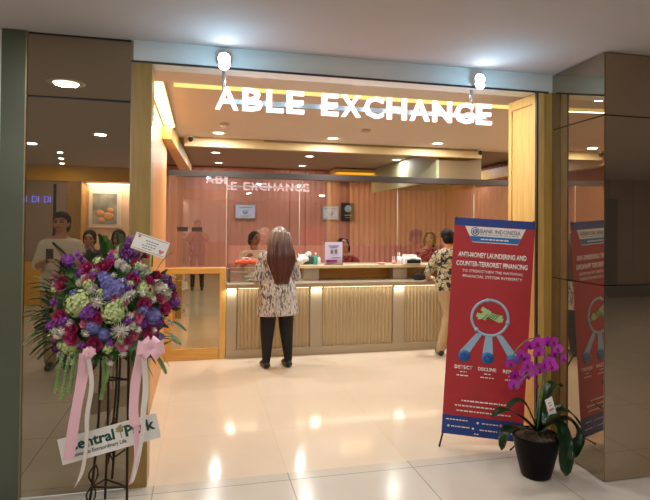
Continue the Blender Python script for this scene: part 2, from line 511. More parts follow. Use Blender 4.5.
# ------------------------------------------------------------------ opposite shops (seen in the mirrors)
OY = -4.4
M['yellow'] = mat('yellow_paint', (238, 178, 4), .5)
M['opp_white'] = mat('white_shop_wall', (232, 208, 186), .7)
M['opp_beige'] = mat('beige_shop_glass', (172, 150, 132), .3)
M['brownpanel'] = mat('brown_panel', (132, 108, 82), .35, var=.08, vscale=2)
wo = struct('wall_opposite', MB().box((-5.5, OY-.3, 2.36), (0.9, OY, CZ)), 'yellow')
struct('shop_wall', MB().box((-5.5, OY-.62, 0), (.9, OY-.5, 2.36)), 'opp_white', wo)
struct('column', MB().box((-2.50, OY-.5, 0), (-2.24, OY, 2.36), .01), wood('brass_panel', (168, 126, 58), (182, 140, 70)), wo)
struct('shop_glass', MB().box((-5.5, OY-.06, .02), (-2.50, OY-.04, 2.36)), 'opp_beige', wo)
struct('glass_frame', MB().box((-2.74, OY-.04, .02), (-2.69, OY-.02, 2.30)), 'black', wo)
struct('cabinet_row', MB().box((-5.5, OY, 0), (-2.9, OY+.12, .82), .01), 'yellow', wo)
struct('cabinet_row', MB().box((-2.24, OY-.42, 0), (.9, OY-.1, 1.0), .01), mat('amber_front', (206, 142, 60), .4), wo)
wo2 = struct('wall_opposite_panels', MB().box((.9, OY-.3, 0), (13, OY-.12, CZ)), 'brownpanel')
for i in range(18):
    struct('wall_panel', MB().box((.95+i*.66, OY-.12, .32), (1.57+i*.66, OY-.09, CZ-.02), .006), 'brownpanel', wo2)
struct('skirting', MB().box((.9, OY-.12, 0), (13, OY-.07, .30)), 'black_joint', wo2)
struct('door_1', MB().box((8.45, OY-.1, .0), (9.05, OY-.04, 2.2), .01), 'black')
struct('wall_mall_left', MB().box((-5.6, -6, 0), (-5.5, FY, CZ)), 'opp_beige')
struct('wall_mall_right', MB().box((13, -6, 0), (13.1, FY, CZ)), 'brownpanel')
# framed picture opposite
t = thing('wall_picture', 'framed picture of pale rounded shapes hung in the white shop seen in the mirror', 'picture', (-2.02, OY-.5, 1.8))
obj('frame', MB().box((-2.20, OY-.5, 1.46), (-1.58, OY-.47, 2.24), .006), 'white', t)
obj('canvas', MB().box((-2.12, OY-.47, 1.54), (-1.66, OY-.465, 2.16)), mat('picture_paint', (150, 160, 158), .6, var=.5, vscale=4), t)
mb = MB()
for x, z, r in ((-1.82, 1.70, .1), (-1.98, 1.76, .08), (-1.78, 1.82, .06), (-1.95, 1.62, .06)): mb.ell((x, OY-.462, z), (r, .006, r*.8))
obj('round_shape', mb, mat('peach_paint', (226, 170, 120), .6), t)
# glowing sign opposite (reads as unreadable blue-white strokes in the mirror)
t = thing('glowing_sign', 'blue-white glowing shop lettering on beige glass seen in the mirror', 'sign', (-3.1, OY, 2.0))
M['neon'] = emis('blue_neon', (120, 120, 255), 2.0)
for i in range(7):
    mb = MB(); x = -3.42+i*.105
    mb.tube([(x, OY-.02, 1.94), (x, OY-.02, 2.06)], .012)
    if i % 2: mb.tube([(x, OY-.02, 2.06), (x+.07, OY-.02, 2.04), (x+.07, OY-.02, 1.96), (x, OY-.02, 1.94)], .01)
    obj('letter', mb, 'neon', t)
area('opp_fill', (-1.4, OY-.35, 2.34), 1.6, 34, (1, .84, .68), shape='RECTANGLE', sy=.3)  # added fill lights that brighten the opposite shops, no fixtures modelled
area('opp_fill', (-4.2, OY-.3, 2.34), 1.2, 10, (1, .84, .68), shape='RECTANGLE', sy=.3)

# ================================================================== CEILING LIGHTS
def downlight(x, y, z, r, label, power, group, on=True):
    t = thing('ceiling_light', label, 'ceiling light', (x, y, z), group=group)
    obj('trim_ring', MB().lathe((x, y, z), [(r*.8, -.002), (r*1.18, -.004), (r*1.2, .002), (r*1.0, .006)], 24), 'white', t)
    obj('diffuser', MB().lathe((x, y, z), [(0.001, -.003), (r*.8, -.003), (r*.8, .0), (.001, .0)], 24), 'lamp', t)
    if power: area('downlight_lamp', (x, y, z-.012), r*1.4, power, (1, .98, .96))
    return t
xs = (.19, 1.54, 2.90, 4.25)
nm = ('closest to the orange side wall', 'above the seated clerk', 'above the banknote machine', 'beside the far side wall')
for x, n in zip(xs, nm): downlight(x, 6.15, SZ, .075, 'round downlight in the beige shop ceiling, '+n, P_SHOP*2.2, 'downlights in the beige shop ceiling')
for x, n in zip((.205, 1.60, 3.0), ('closest to the orange side wall', 'middle one', 'beside the bulkhead')): downlight(x, 7.85, SZ, .07, 'round downlight in the olive office ceiling, nearer row, '+n, P_SHOP, 'downlights in the olive office ceiling')
for x, n in zip((.29, 1.73), ('closest to the orange side wall', 'beside the lit box')): downlight(x, 9.12, SZ, .07, 'round downlight in the olive office ceiling, deeper row, '+n, P_SHOP, 'downlights in the olive office ceiling')
downlight(4.2, 8.3, SZ, .07, 'round downlight in the olive office ceiling behind the bulkhead', P_SHOP, 'downlights in the olive office ceiling')
for x in (.35, 1.1, 1.85): downlight(x, 3.60, 2.57, .06, 'added small round downlight hidden behind the shop lintel', P_SHOP*.8, 'added downlights behind the lintel')  # unseen row added to brighten the shop floor near the entrance
for x, y, r, n in ((-1.03, 2.13, .12, 'large one in front of the mirrored pillar'), (-1.2, -.30, .085, 'behind the man in white'), (-2.25, -1.34, .08, 'outermost over the aisle'),
                (-2.1, -2.2, .05, 'small, first of three in line'), (-2.28, -3.02, .05, 'small, second of three in line'), (-2.45, -3.8, .05, 'small, third of three in line'),
                (1.3, .9, .1, 'over the open floor'), (3.2, .9, .1, 'over the floor before the bronze pillar'), (1.3, -1.6, .1, 'over the aisle centre'), (3.4, -1.8, .1, 'over the aisle by the brown panels'), (-3.3, 1.2, .1, 'by the pale wall'), (7.2, -.4, .1, 'far along the aisle'), (10.4, -1.6, .1, 'farthest along the aisle')):
    downlight(x, y, CZ, r, 'round downlight in the mall ceiling, '+n, P_MALL*(1 if r > .06 else .3), 'downlights in the mall ceiling')
# shallow ceiling discs in the shop
for x, y, n in ((.23, 5.55, 'near the letter A'), (1.75, 5.5, 'near the letter X')):
    t = thing('smoke_detector', 'small round detector in the shop ceiling '+n, 'detector', (x, y, SZ))
    obj('housing', MB().lathe((x, y, SZ), [(.05, 0), (.05, -.015), (.035, -.026), (.001, -.028)], 20), 'taupe', t)
# cctv
for x, y, z, n in ((-.125, 6.44, 2.56, 'on the cream ceiling band next to the glowing cove'), (3.66, 6.44, 2.555, 'on the far end of the cream ceiling band')):
    t = thing('security_camera', 'small dark dome camera '+n, 'camera', (x, y, z))
    obj('mount', MB().lathe((x, y, z+.02), [(.035, 0), (.035, .02), (.001, .021)], 16), 'white', t)
    obj('dome', MB().ell((x, y-.01, z), (.03, .03, .035)), 'black', t)

# ================================================================== HANGING SIGN
sg = thing('hanging_sign', 'glowing white letters reading ABLE EXCHANGE hung under the shop lintel', 'sign', (1.03, 3.35, 2.34))
SY = 3.35
word = 'ABLE EXCHANGE'
# letter widths from one string, one mesh a letter
x = .074
adv = {'A': 1.1, 'B': 1.0, 'L': .86, 'E': .88, ' ': .62, 'X': 1.02, 'C': 1.06, 'H': 1.08, 'N': 1.08, 'G': 1.1}
tot = sum(adv[c] for c in word); k = (1.99-.074)/tot
for c in word:
    wd_ = adv[c]*k
    if c != ' ':
        text('letter', c, 'letter', sg, at(x+wd_*.46, SY-.012, 2.336) @ FACE, w=wd_*.84, h=.142, ext=.022, bold=.02)
    x += wd_
obj('rail', MB().box((.11, SY+.012, 2.312), (1.96, SY+.03, 2.342)), mat('pale_blue_rail', (170, 214, 226), .25, .3), sg)
for x in (.132, 1.845):
    obj('rod', MB().tube([(x, SY+.02, 2.34), (x, SY+.02, 2.512)], .011), 'alu', sg)
sn = ('above the letter A', 'above the letter G')
for x, n in zip((.128, 1.835), sn):
    t = thing('spot_lamp', 'bright cool-white spot lamp on the lintel '+n, 'lamp', (x, 3.25, 2.54))
    obj('bracket', MB().box((x-.02, 3.26, 2.55), (x+.02, 3.29, 2.60), .004), 'alu', t)
    obj('housing', MB().lathe((x, 3.262, 2.545), [(.001, 0), (.045, .0), (.05, .02), (.046, .026)], 20, axis=(0, -1, 0)), 'alu', t)
    mb = MB().lathe((x, 3.235, 2.553), [(.001, .012), (.026, .010), (.036, .001), (.034, 0)], 20, axis=(0, -1, 0))
    mb.lathe((x, 3.235, 2.518), [(.001, .012), (.028, .010), (.034, .001), (.032, 0)], 20, axis=(0, -1, 0))
    obj('lens', mb, 'star', t)
    l = bpy.data.lights.new('spot_glow', 'POINT'); l.energy = P_STAR; l.color = (.25, .66, 1); l.shadow_soft_size = .03
    o = bpy.data.objects.new('spot_glow', l); C.objects.link(o); o.location = (x, 3.03, 2.38)

# ================================================================== PANELLED TIMBER REVEAL
dr = struct('trim_13', MB().box((2.3255, FY+.02, 0), (2.46, 3.65, 2.51)), 'gold')
frm = MB()
for lo, hi in (((2.316, 3.315, 0), (2.3255, 3.345, 2.51)), ((2.316, 3.61, 0), (2.3255, 3.65, 2.51)), ((2.316, 3.345, 0), (2.3255, 3.61, .12)), ((2.316, 3.345, 2.44), (2.3255, 3.61, 2.51))): frm.box(lo, hi, .003)
struct('panel_moulding', frm, 'gold', dr)

# ================================================================== GATE
g = thing('swing_gate', 'orange wooden half-height gate with bronze mirror pane beside the counter', 'gate', (-.03, 6.25, 0))
GY = 6.25
mb = MB().box((-.384, GY-.03, .985), (.222, GY+.03, 1.052), .004).box((-.384, GY-.03, .0), (.222, GY+.03, .13), .004).box((-.384, GY-.03, .13), (-.30, GY+.03, .985), .003)
obj('frame', mb, 'gold_h', g)
obj('gate_post', MB().box((.226, GY-.035, 0), (.296, GY+.035, 1.052), .004), 'gold', g)
obj('mirror_pane', MB().box((-.30, GY-.012, .13), (.222, GY+.012, .985)), 'mirror_gate', g)

# ================================================================== GLASS SCREEN
gs = thing('glass_screen', 'tall clear glass screen above the orange gate', 'glass screen', (-.03, 6.36, 1.06))
obj('pane', MB().box((-.36, 6.352, 1.06), (.30, 6.36, 2.118)), 'glass', gs)
obj('edge_strip', MB().box((.298, 6.35, 1.06), (.304, 6.362, 2.118)), 'glass_edge', gs)
obj('door_plate', MB().box((-.262, 6.34, 1.468), (-.142, 6.35, 1.520)), 'dark_rail', gs)
obj('door_plate', MB().box((-.098, 6.34, 1.466), (.022, 6.35, 1.518)), 'dark_rail', gs)
cs = thing('glass_screen', 'long clear glass screen above the counter shelf', 'glass screen', (2.5, 6.5, 1.07))
for a, b2 in ((.31, 1.20), (1.206, 2.50), (2.506, 3.60), (3.606, 4.78)):
    obj('pane', MB().box((a, 0, 0), (b2, .006, .815)).tf(at(0, 6.490, 1.30) @ Matrix.Rotation(math.radians(-.75), 4, 'X')), 'glass', cs)
for x in (1.203, 2.503, 3.603): obj('edge_strip', MB().box((x-.003, 6.494, 1.30), (x+.003, 6.506, 2.118)), 'glass_edge', cs)

# ================================================================== COUNTER
BY = 6.22
ct = thing('service_counter', 'long taupe service counter with fluted gold front panels', 'counter', (2.5, BY, 0))
obj('body', MB().box((.305, BY+.03, 0), (4.78, BY+.5, .80)), 'taupe', ct)
obj('plinth', MB().box((.302, BY-.005, 0), (4.78, BY+.04, .095), .004), 'taupe', ct)
for a, b2 in ((.302, .42), (1.295, 1.44), (2.35, 2.50), (3.42, 3.56), (4.60, 4.78)):
    obj('panel_post', MB().box((a, BY-.004, .095), (b2, BY+.04, .80), .004), 'taupe', ct)
    obj('post_light', MB().box((a+.01, BY-.045, .806), (b2-.01, BY-.025, .814)), emis('post_led', (255, 236, 196), 6), ct)
    area('post_lamp', ((a+b2)/2, BY-.035, .80), b2-a-.02, .55, (1, .90, .70), shape='RECTANGLE', sy=.02)
for a, b2 in ((.42, 1.295), (1.44, 2.35), (2.50, 3.42), (3.56, 4.60)):
    obj('fluted_panel', fluted(a, b2, BY+.032, .095, .80, .046, .018), 'fluted', ct)
    obj('led_strip', MB().box((a+.02, BY-.02, .808), (b2-.02, BY-.008, .813)), emis('counter_led', (255, 232, 190), 5), ct)
    area('counter_lamp', ((a+b2)/2, BY-.02, .80), b2-a-.05, .45, (1, .88, .68), shape='RECTANGLE', sy=.02)
obj('countertop', MB().box((.298, BY-.06, .815), (4.78, BY+.62, .868), .006), 'taupe_top', ct)
for a, b2 in ((.32, .36), (1.255, 1.45), (2.43, 2.62), (3.55, 3.74), (4.6, 4.78)):
    obj('shelf_post', MB().box((a, 6.44, .868), (b2, 6.6, 1.02), .003), 'grey_post', ct)
obj('back_board', MB().box((1.1, 6.70, .868), (4.78, 6.73, 1.022)), 'gold_h', ct)
obj('upper_shelf', MB().box((1.19, 6.36, 1.022), (4.78, 6.78, 1.062), .006), 'cream_top', ct)

# clear acrylic cash tray section with papers
t = thing('acrylic_tray', 'clear acrylic tray box of white papers on the counter near the gate', 'tray', (.62, 6.4, .87))
obj('shell', MB().box((.33, 6.30, .87), (.34, 6.62, 1.055)).box((.92, 6.30, .87), (.93, 6.62, 1.055)).box((.34, 6.30, .87), (.92, 6.308, 1.04)).box((.33, 6.29, 1.055), (.93, 6.64, 1.068)), 'clear', t)
mb = MB()
random.seed(3)
for i in range(9):
    a = random.uniform(-.3, .3); x = random.uniform(.45, .8); y = random.uniform(6.4, 6.52)
    mb.box((x-.1, y-.05, .873+i*.012), (x+.1, y+.05, .884+i*.012), rot=Matrix.Rotation(a, 3, 'Z'))
obj('paper_stack', mb, 'paper', t)
t = thing('folded_cloth', 'orange-red folded bag lying before the clerk in the pale blouse', 'bag', (.6, 6.5, 1.07))
mb = MB(); mb.ell((.52, 6.46, 1.10), (.10, .06, .032)).ell((.62, 6.45, 1.105), (.07, .05, .035)).ell((.45, 6.47, 1.095), (.05, .04, .025))
obj('pouch', mb, mat('orange_red', (226, 84, 48), .5, bump=(18, .6)), t)
obj('strap', MB().tube([(.47, 6.42, 1.12), (.50, 6.40, 1.15), (.56, 6.40, 1.155), (.60, 6.42, 1.13)], .006), 'white', t)

# things on the upper shelf
ZS = 1.062
def card_stand(x, y, w_, h_, m, label, rz=0):
    t = thing('brochure_stand', label, 'brochure stand', (x, y, ZS), rz)
    tilt = Matrix.Rotation(math.radians(-8), 4, 'X')
    obj('holder', MB().box((-w_/2-.006, .004, 0), (w_/2+.006, .010, h_)).box((-w_/2-.006, -.03, 0), (w_/2+.006, .05, .006)).box((-w_/2, -.03, .0), (w_/2, -.026, .06)), 'clear', t, local=True)
    bp = obj('poster', MB().box((-w_/2, -.002, .01), (w_/2, .003, h_-.006)), m, t, local=True)
    obj('picture_block', MB().box((-w_*.18, -.005, h_*.48), (-w_*.03, -.002, h_*.64)).box((w_*.05, -.005, h_*.48), (w_*.2, -.002, h_*.66)), 'print_grey', t, local=True)
    obj('picture_band', MB().box((-w_*.42, -.005, h_*.1), (w_*.2, -.002, h_*.22)), 'orchid', t, local=True)
    obj('text_lines', MB().box((-w_*.3, -.005, h_*.8), (w_*.3, -.002, h_*.83)).box((-w_*.2, -.005, h_*.73), (w_*.2, -.002, h_*.75)).box((-w_*.1, -.005, h_*.3), (w_*.4, -.002, h_*.32)), 'blue2', t, local=True)
    return t
card_stand(1.625, 6.40, .225, .29, 'lilac', 'lilac printed poster in an acrylic stand on the counter shelf')
def bottle(x, y, r, h, m, cap, label, cat='bottle', name='bottle'):
    t = thing(name, label, cat, (x, y, ZS))
    obj('body', MB().lathe((x, y, ZS), [(r*.9, 0), (r, .006), (r, h*.66), (r*.45, h*.78), (r*.4, h*.84)], 20), m, t)
    obj('cap', MB().lathe((x, y, ZS), [(r*.5, h*.83), (r*.5, h), (.001, h)], 16), cap, t)
M['teal'] = mat('teal_plastic', (70, 160, 150), .3)
bottle(1.40, 6.42, .022, .15, 'teal', 'white', 'teal sanitiser bottle with a white cap beside the lilac poster')
bottle(1.455, 6.47, .020, .12, 'white', 'teal', 'small white bottle with a teal cap beside the lilac poster')
t = thing('tissue_box', 'dark green tissue box behind the teal bottle', 'box', (1.32, 6.5, ZS))
obj('box_body', MB().box((1.27, 6.46, ZS), (1.385, 6.56, ZS+.10), .005), mat('dark_green_card', (54, 92, 84), .5), t)
obj('tissue', MB().ell((1.33, 6.51, ZS+.125), (.035, .02, .04)), 'paper', t)
t = thing('plastic_bag', 'crumpled white plastic bag on the shelf beside the long-haired woman', 'bag', (1.22, 6.45, ZS))
mb = MB()
for i in range(7):
    mb.ell((1.235+random.uniform(-.05, .05), 6.44+random.uniform(-.03, .03), ZS+.035+random.uniform(0, .06)), (.045, .035, .04), Euler((random.random(), random.random(), 0)).to_matrix())
mb.capsule((1.20, 6.44, ZS+.09), (1.185, 6.44, ZS+.14), .016, .006).capsule((1.26, 6.44, ZS+.09), (1.275, 6.44, ZS+.15), .016, .006)
remesh('bag_body', mb, .008, ['white'], t, 4)
for o in [x for x in C.objects if x.parent == t]: o.data.transform(wm(t).inverted())

def note_machine(x, y, label, rz=0):
    t = thing('banknote_counter', label, 'machine', (x, y, ZS), rz)
    obj('housing', MB().box((-.115, -.09, 0), (.115, .1, .085), .015), 'white', t, local=True)
    obj('hopper', MB().prism([(-.09, .08), (.09, .08), (.075, .12), (-.075, .12)], -.02, .09), 'white', t, local=True)
    obj('note_slot', MB().box((-.085, -.10, .015), (.10, -.088, .06), .008), 'black', t, local=True)
    obj('display', MB().box((-.04, -.097, .064), (.04, -.089, .078)), 'teal', t, local=True)
    return t
note_machine(2.66, 6.42, 'white banknote counting machine with a dark slot beside the leaning clerk')
for x, c, h, l in ((2.43, 'pink_p', .05, 'small pink plastic cup on the shelf beside the counting machine'), (2.50, 'white', .10, 'thin white pen holder on the shelf beside the counting machine')):
    if c not in M: M[c] = mat('pink_plastic', (232, 150, 152), .4)
    t = thing('desk_cup', l, 'cup', (x, 6.42, ZS))
    obj('cup_body', MB().lathe((x, 6.42, ZS), [(.018, 0), (.024, .004), (.026, h), (.022, h), (.02, .01), (.001, .01)], 18, cap=False), c, t)
    for q in (-.01, .006): obj('pen', MB().tube([(x+q, 6.42, ZS+.01), (x+q*2, 6.42+q, ZS+h+.05)], .004), 'white', t)
t = thing('coin_dish', 'low pink dish on the shelf between the lilac poster and the counting machine', 'dish', (2.26, 6.42, ZS))
obj('dish_body', MB().lathe((2.26, 6.42, ZS), [(.03, 0), (.05, .012), (.055, .022), (.05, .02), (.03, .006), (.001, .006)], 24, cap=False), 'pink_p', t)
obj('note', MB().box((2.235, 6.40, ZS+.02), (2.29, 6.43, ZS+.024)), 'paper', t)

# ================================================================== WALL CERTIFICATES
def certificate(x0, x1, z0, z1, label, dark=False):
    y = 9.70
    t = thing('wall_certificate', label, 'certificate', ((x0+x1)/2, y, z0))
    obj('frame', MB().box((x0, y-.022, z0), (x1, y, z1), .004), 'black' if dark else 'alu', t)
    e = .022 if not dark else .03
    obj('sheet', MB().box((x0+e, y-.026, z0+e), (x1-e, y-.021, z1-e)), 'black' if dark else 'blue_paper', t)
    cx, cz = (x0+x1)/2, (z0+z1)/2
    if dark:
        obj('emblem', MB().lathe((cx, y-.026, cz+.06), [(.05, 0), (.07, .003), (.05, .005), (.001, .005)], 20, axis=(0, -1, 0)), 'pale_blue', t)
        obj('text_lines', MB().box((cx-.07, y-.028, cz-.07), (cx+.07, y-.026, cz-.055)).box((cx-.05, y-.028, cz-.11), (cx+.05, y-.026, cz-.1)), 'cream', t)
    else:
        obj('seal', MB().lathe((cx, y-.026, cz), [(.05, 0), (.05, .002), (.001, .003)], 20, axis=(0, -1, 0)), 'pale_blue', t)
        obj('text_lines', MB().box((cx-.12, y-.028, cz+.07), (cx+.12, y-.026, cz+.082)).box((cx-.1, y-.028, cz-.085), (cx+.1, y-.026, cz-.078)), 'print_grey', t)
certificate(.60, .985, 1.655, 1.93, 'pale blue certificate in a silver frame hung alone on the pink wall')
certificate(2.225, 2.56, 1.655, 1.925, 'pale blue certificate in a silver frame hung against the dark framed plaque')
certificate(2.60, 2.86, 1.64, 1.985, 'dark framed plaque with a pale round emblem on the pink wall', True)

# ================================================================== ROLL-UP BANNER
def frame_m(o, u, v):
    u = V(u).normalized(); v = V(v); v = (v - u*u.dot(v)).normalized(); n = u.cross(v)
    m = Matrix((u, v, n)).transposed().to_4x4(); m.translation = V(o); return m
BW, BH = .555, 1.545
bmx = frame_m((1.695, 3.50, .078), (.49, -.20, -.030), (.040, .005, 1))
bt = thing('standing_banner', 'tall red and blue standing banner about anti-money laundering before the door jamb', 'banner', (1.95, 3.42, 0))
def bn(name, mb, m, label=None):
    mb.tf(bmx); return obj(name, mb, m, bt, label=label)
def bquad(x0, y0, x1, y1, z=.003, t=.0012): return MB().box((x0, y0, z-t), (x1, y1, z))
def sheet():
    mb = MB()
    def f(side):
        return lambda a, b: V((a*BW, b*BH, side + .006*math.sin(b*PI*3)*(a-.5)))
    mb.grid(f(0), 6, 16); mb.grid(f(-.002), 6, 16); return mb
bn('banner_sheet', bquad(0, 0, BW, BH, .002, .003), 'red')
bn('header_band', bquad(0, BH-.055, BW, BH, .0035), 'blue')
bn('footer_band', bquad(0, 0, BW, .135, .0035), 'blue')
mb = MB(); pts = [(.075, BH-.058), (BW-.062, BH-.058), (BW-.11, BH-.172), (.135, BH-.172)]
mb.prism([(p[0], p[1]) for p in pts], 0, .0015); mb.tf(Matrix.Rotation(-PI/2, 4, 'X') @ Matrix.Scale(-1, 4, (0, 0, 1))); 
for v in mb.bm.verts: v.co = V((v.co.x, abs(v.co.y), .0036+abs(v.co.z)*.8))
bn('header_plate', mb, 'print_white')
mb = MB(); mb.prism([(.105, BH-.127), (BW-.088, BH-.127), (BW-.11, BH-.166), (.135, BH-.166)], 0, .0015); mb.tf(Matrix.Rotation(-PI/2, 4, 'X'))
for v in mb.bm.verts: v.co = V((v.co.x, abs(v.co.y), .0052+abs(v.co.z)*.8))
bn('header_ribbon', mb, 'blue2')
bn('header_badge', MB().lathe((.148, BH-.094, .005), [(.030, 0), (.030, .0014), (.001, .0014)], 24, cap=True), 'blue')
bn('badge_ring', MB().lathe((.148, BH-.094, .0064), [(.018, 0), (.022, .0006), (.024, .0)], 24, cap=False), 'print_white')
def btext(s, x, y, w_, h_, m='print_white', name='lettering', bold=.01, z=.0036):
    text(name, s, m, bt, bmx @ at(x, y, z), w=w_, h=h_, ext=.0008, bold=bold)
def dashes(x, y, w_, h_, z=.0036, m='print_white'):
    # a line of print too small to read: a row of short bars
    mb = MB(); q = x-w_/2; rr = random.Random(int(x*1000+y*777))
    while q < x+w_/2-.004:
        L = min(rr.uniform(.010, .032), x+w_/2-q); mb.box((q, y-h_/2, z), (q+L, y+h_/2, z+.0008)); q += L+.006
    bn('fine_print', mb, m)
btext('B', .148, BH-.094, .016, .024, 'print_white', z=.0066)
btext('BANK INDONESIA', .322, BH-.088, .275, .030, 'print_grey', z=.0052)
dashes(.315, BH-.113, .26, .004, .0052, 'print_grey')
dashes(.285, BH-.147, .19, .009, .0066)
btext('ANTI-MONEY LAUNDERING AND', .275, BH-.262, .47, .037, bold=.035)
btext('COUNTER-TERRORIST FINANCING', .275, BH-.326, .49, .037, bold=.035)
btext('TO STRENGTHEN THE NATIONAL', .285, BH-.378, .42, .020)
btext('FINANCIAL SYSTEM INTEGRITY', .285, BH-.416, .41, .020)
# circle of coins and notes with three beams to badges
CX, CY_ = .285, BH-.70
mb = MB(); R1 = .125; n = 48; rs = []
for k in range(n+1):
    a = 2*PI*k/n; rs.append([V((CX+math.cos(a)*q, CY_+math.sin(a)*q, z)) for q, z in ((R1-.009, .004), (R1-.006, .008), (R1+.006, .008), (R1+.009, .004))])
mb.rings(rs, cap=False, closed=False)
for a in (100, 350, 225): mb.lathe((CX+R1*math.cos(math.radians(a)), CY_+R1*math.sin(math.radians(a)), .006), [(.016, 0), (.016, .003), (.001, .003)], 6)
bn('ring_emblem', mb, 'pale_blue')
for i, bx in enumerate((.125, .285, .455)):
    tx = CX+(bx-CX)*.40
    mb = MB(); vs = [(tx-.022, CY_-.115), (tx+.022, CY_-.115), (bx+.036, CY_-.255), (bx-.036, CY_-.255)]
    a = [mb.bm.verts.new((p[0], p[1], .0045)) for p in vs]; mb.bm.faces.new(a)
    bn('light_beam', mb, 'pale_blue')
    bn('round_badge', MB().lathe((bx, CY_-.285, .0045), [(.042, 0), (.042, .002), (.001, .002)], 24), 'blue2')
    mk = MB()
    if i == 0: mk.lathe((bx, CY_-.285, .0065), [(.018, 0), (.022, .001), (.026, 0)], 20, cap=False).box((bx-.006, CY_-.295, .0065), (bx+.008, CY_-.272, .0075))
    elif i == 1:
        rs = []
        for k in range(13):
            a = math.radians(30+k*20); rs.append([V((bx+math.cos(a)*q, CY_-.285+math.sin(a)*q, .0072)) for q in (.016, .024)])
        mk.rings(rs, cap=False, closed=False).box((bx+.01, CY_-.290, .0065), (bx+.028, CY_-.280, .0075))
    else: mk.box((bx-.016, CY_-.300, .0065), (bx+.016, CY_-.290, .0075)).box((bx-.016, CY_-.283, .0065), (bx+.016, CY_-.273, .0075))
    bn('badge_mark', mk, 'blue')
mb = MB(); random.seed(8)
for i in range(9):
    a = random.uniform(-.6, .6); cx = CX+random.uniform(-.06, .06); cy = CY_+.012+random.uniform(-.02, .035)
    mb.box((-.036, -.015, 0), (.036, .015, .001), rot=None)
    for v in mb.bm.verts[-8:] if False else []: pass
    last = list(mb.bm.verts)[-8:]
    r = Matrix.Rotation(a, 3, 'Z')
    for v in last: v.co = r @ v.co + V((cx, cy, .005+i*.0005))
bn('money_pile', mb, 'money')
mb = MB()
for i in range(5):
    a = -.5+i*.28; mb.tube([(CX-.05+i*.02, CY_-.01, .0105), (CX-.03+i*.02+.02*math.cos(a), CY_+.03, .0105)], .003, 5)
bn('note_edges', mb, 'money_dark')
for s_, bx in (('DETECT', .125), ('DECLINE', .288), ('REPORT', .458)):
    btext(s_, bx, BH-1.065, .125, .025, bold=.03)
for bx, d in ((.125, 0), (.125, 1), (.29, 0), (.29, 1), (.458, 0), (.458, 1)):
    dashes(bx, BH-1.097-d*.026, .09 if d else .045, .007)
for i, w_ in enumerate((.31, .40, .37)):
    dashes(.28, .245-i*.036, w_, .009)
for x, y, w_ in ((.10, .105, .15), (.33, .098, .11), (.47, .098, .08), (.13, .058, .13), (.32, .052, .12), (.47, .05, .08), (.24, .02, .03)):
    dashes(x, y, w_, .007)
mb = MB()
for x, y in ((.245, .098), (.215, .055), (.045, .058)): mb.lathe((x, y, .0036), [(.008, 0), (.008, .001), (.001, .001)], 12)
bn('footer_dots', mb, 'print_white')
mb = MB()
for x, y in ((.405, .098), (.405, .052)): mb.lathe((x, y, .0036), [(.011, 0), (.011, .001), (.001, .001)], 12)
bn('footer_icons', mb, mat('icon_red', (214, 90, 96), .5))
# X frame behind the sheet
def bl(*p): return bmx @ V(p)
hub = bl(BW/2, .72, -.10)
for p in ((.012, BH-.01, -.006), (BW-.012, BH-.01, -.006)):
    obj('support_arm', MB().tube([hub, bl(*p)], .005), 'black', bt)
    obj('corner_hook', MB().tube([bl(p[0], p[1]-.012, .008), bl(p[0], p[1]+.004, .010), bl(p[0], p[1]+.014, -.004)], .006), 'black', bt)
for p, f_ in (((.012, .01, -.006), (1.650, 3.44, .008)), ((BW-.012, .01, -.006), (2.105, 3.28, .008))):
    obj('leg', MB().tube([hub, bl(*p), V(f_)], .0065), 'black', bt)
obj('rear_leg', MB().tube([hub, V((2.20, 3.86, .01))], .0065), 'black', bt)
obj('hub', MB().ell(hub, .026), 'black', bt)

# ================================================================== POTTED ORCHID
px0, py0 = 2.062, 2.93
ot = thing('potted_orchid', 'magenta moth orchid in a glossy black pot before the bronze pillar', 'potted plant', (px0, py0, 0))
obj('pot', MB().lathe((px0, py0, 0), [(.001, 0), (.082, 0), (.09, .012), (.105, .07), (.126, .16), (.140, .243), (.143, .256), (.136, .258), (.130, .235), (.001, .23)], 40), 'pot', ot)
mb = MB(); mb.ell((px0, py0, .235), (.128, .128, .022)); random.seed(5)
for i in range(40):
    a = random.random()*6.28; r = random.random()*.11; mb.ell((px0+r*math.cos(a), py0+r*math.sin(a), .252), (.018, .018, .012), n=7, m=5)
obj('moss', mb, 'soil', ot)
def OX(p): return px0 + (p-537)*.00705
def OZ(p): return .243 + (437-p)*.0063
def strap_leaf(pts, wd, thick=.002, fold=.25, nv=6):
    """a leaf swept along pts with width profile, folded along its midrib"""
    pts = [V(p) for p in pts]; n = 12
    def pos(t):
        q = t*(len(pts)-1); i = min(int(q), len(pts)-2); f = q-i
        p0 = pts[max(i-1, 0)]; p1 = pts[i]; p2 = pts[i+1]; p3 = pts[min(i+2, len(pts)-1)]
        return .5*((2*p1)+(p2-p0)*f+(2*p0-5*p1+4*p2-p3)*f*f+(3*p1-p0-3*p2+p3)*f**3)
    mb = MB()
    def f(u, v):
        p = pos(u); d = (pos(min(u+.02, 1))-pos(max(u-.02, 0))).normalized()
        side = d.cross(V((0, 0, 1)))
        if side.length < .05: side = V((1, 0, 0))
        side.normalize(); nn = side.cross(d)
        w_ = wd*(math.sin(PI*min(1, u*.92+.06))**.55)*(1 if u < .97 else .5)
        s_ = (v-.5)*2
        return p + side*s_*w_ + nn*abs(s_)*w_*fold
    mb.grid(f, n, nv)
    g = mb.bm.faces[:]
    bmesh.ops.solidify(mb.bm, geom=g, thickness=thick)
    for fc in mb.bm.faces: fc.smooth = True
    return mb
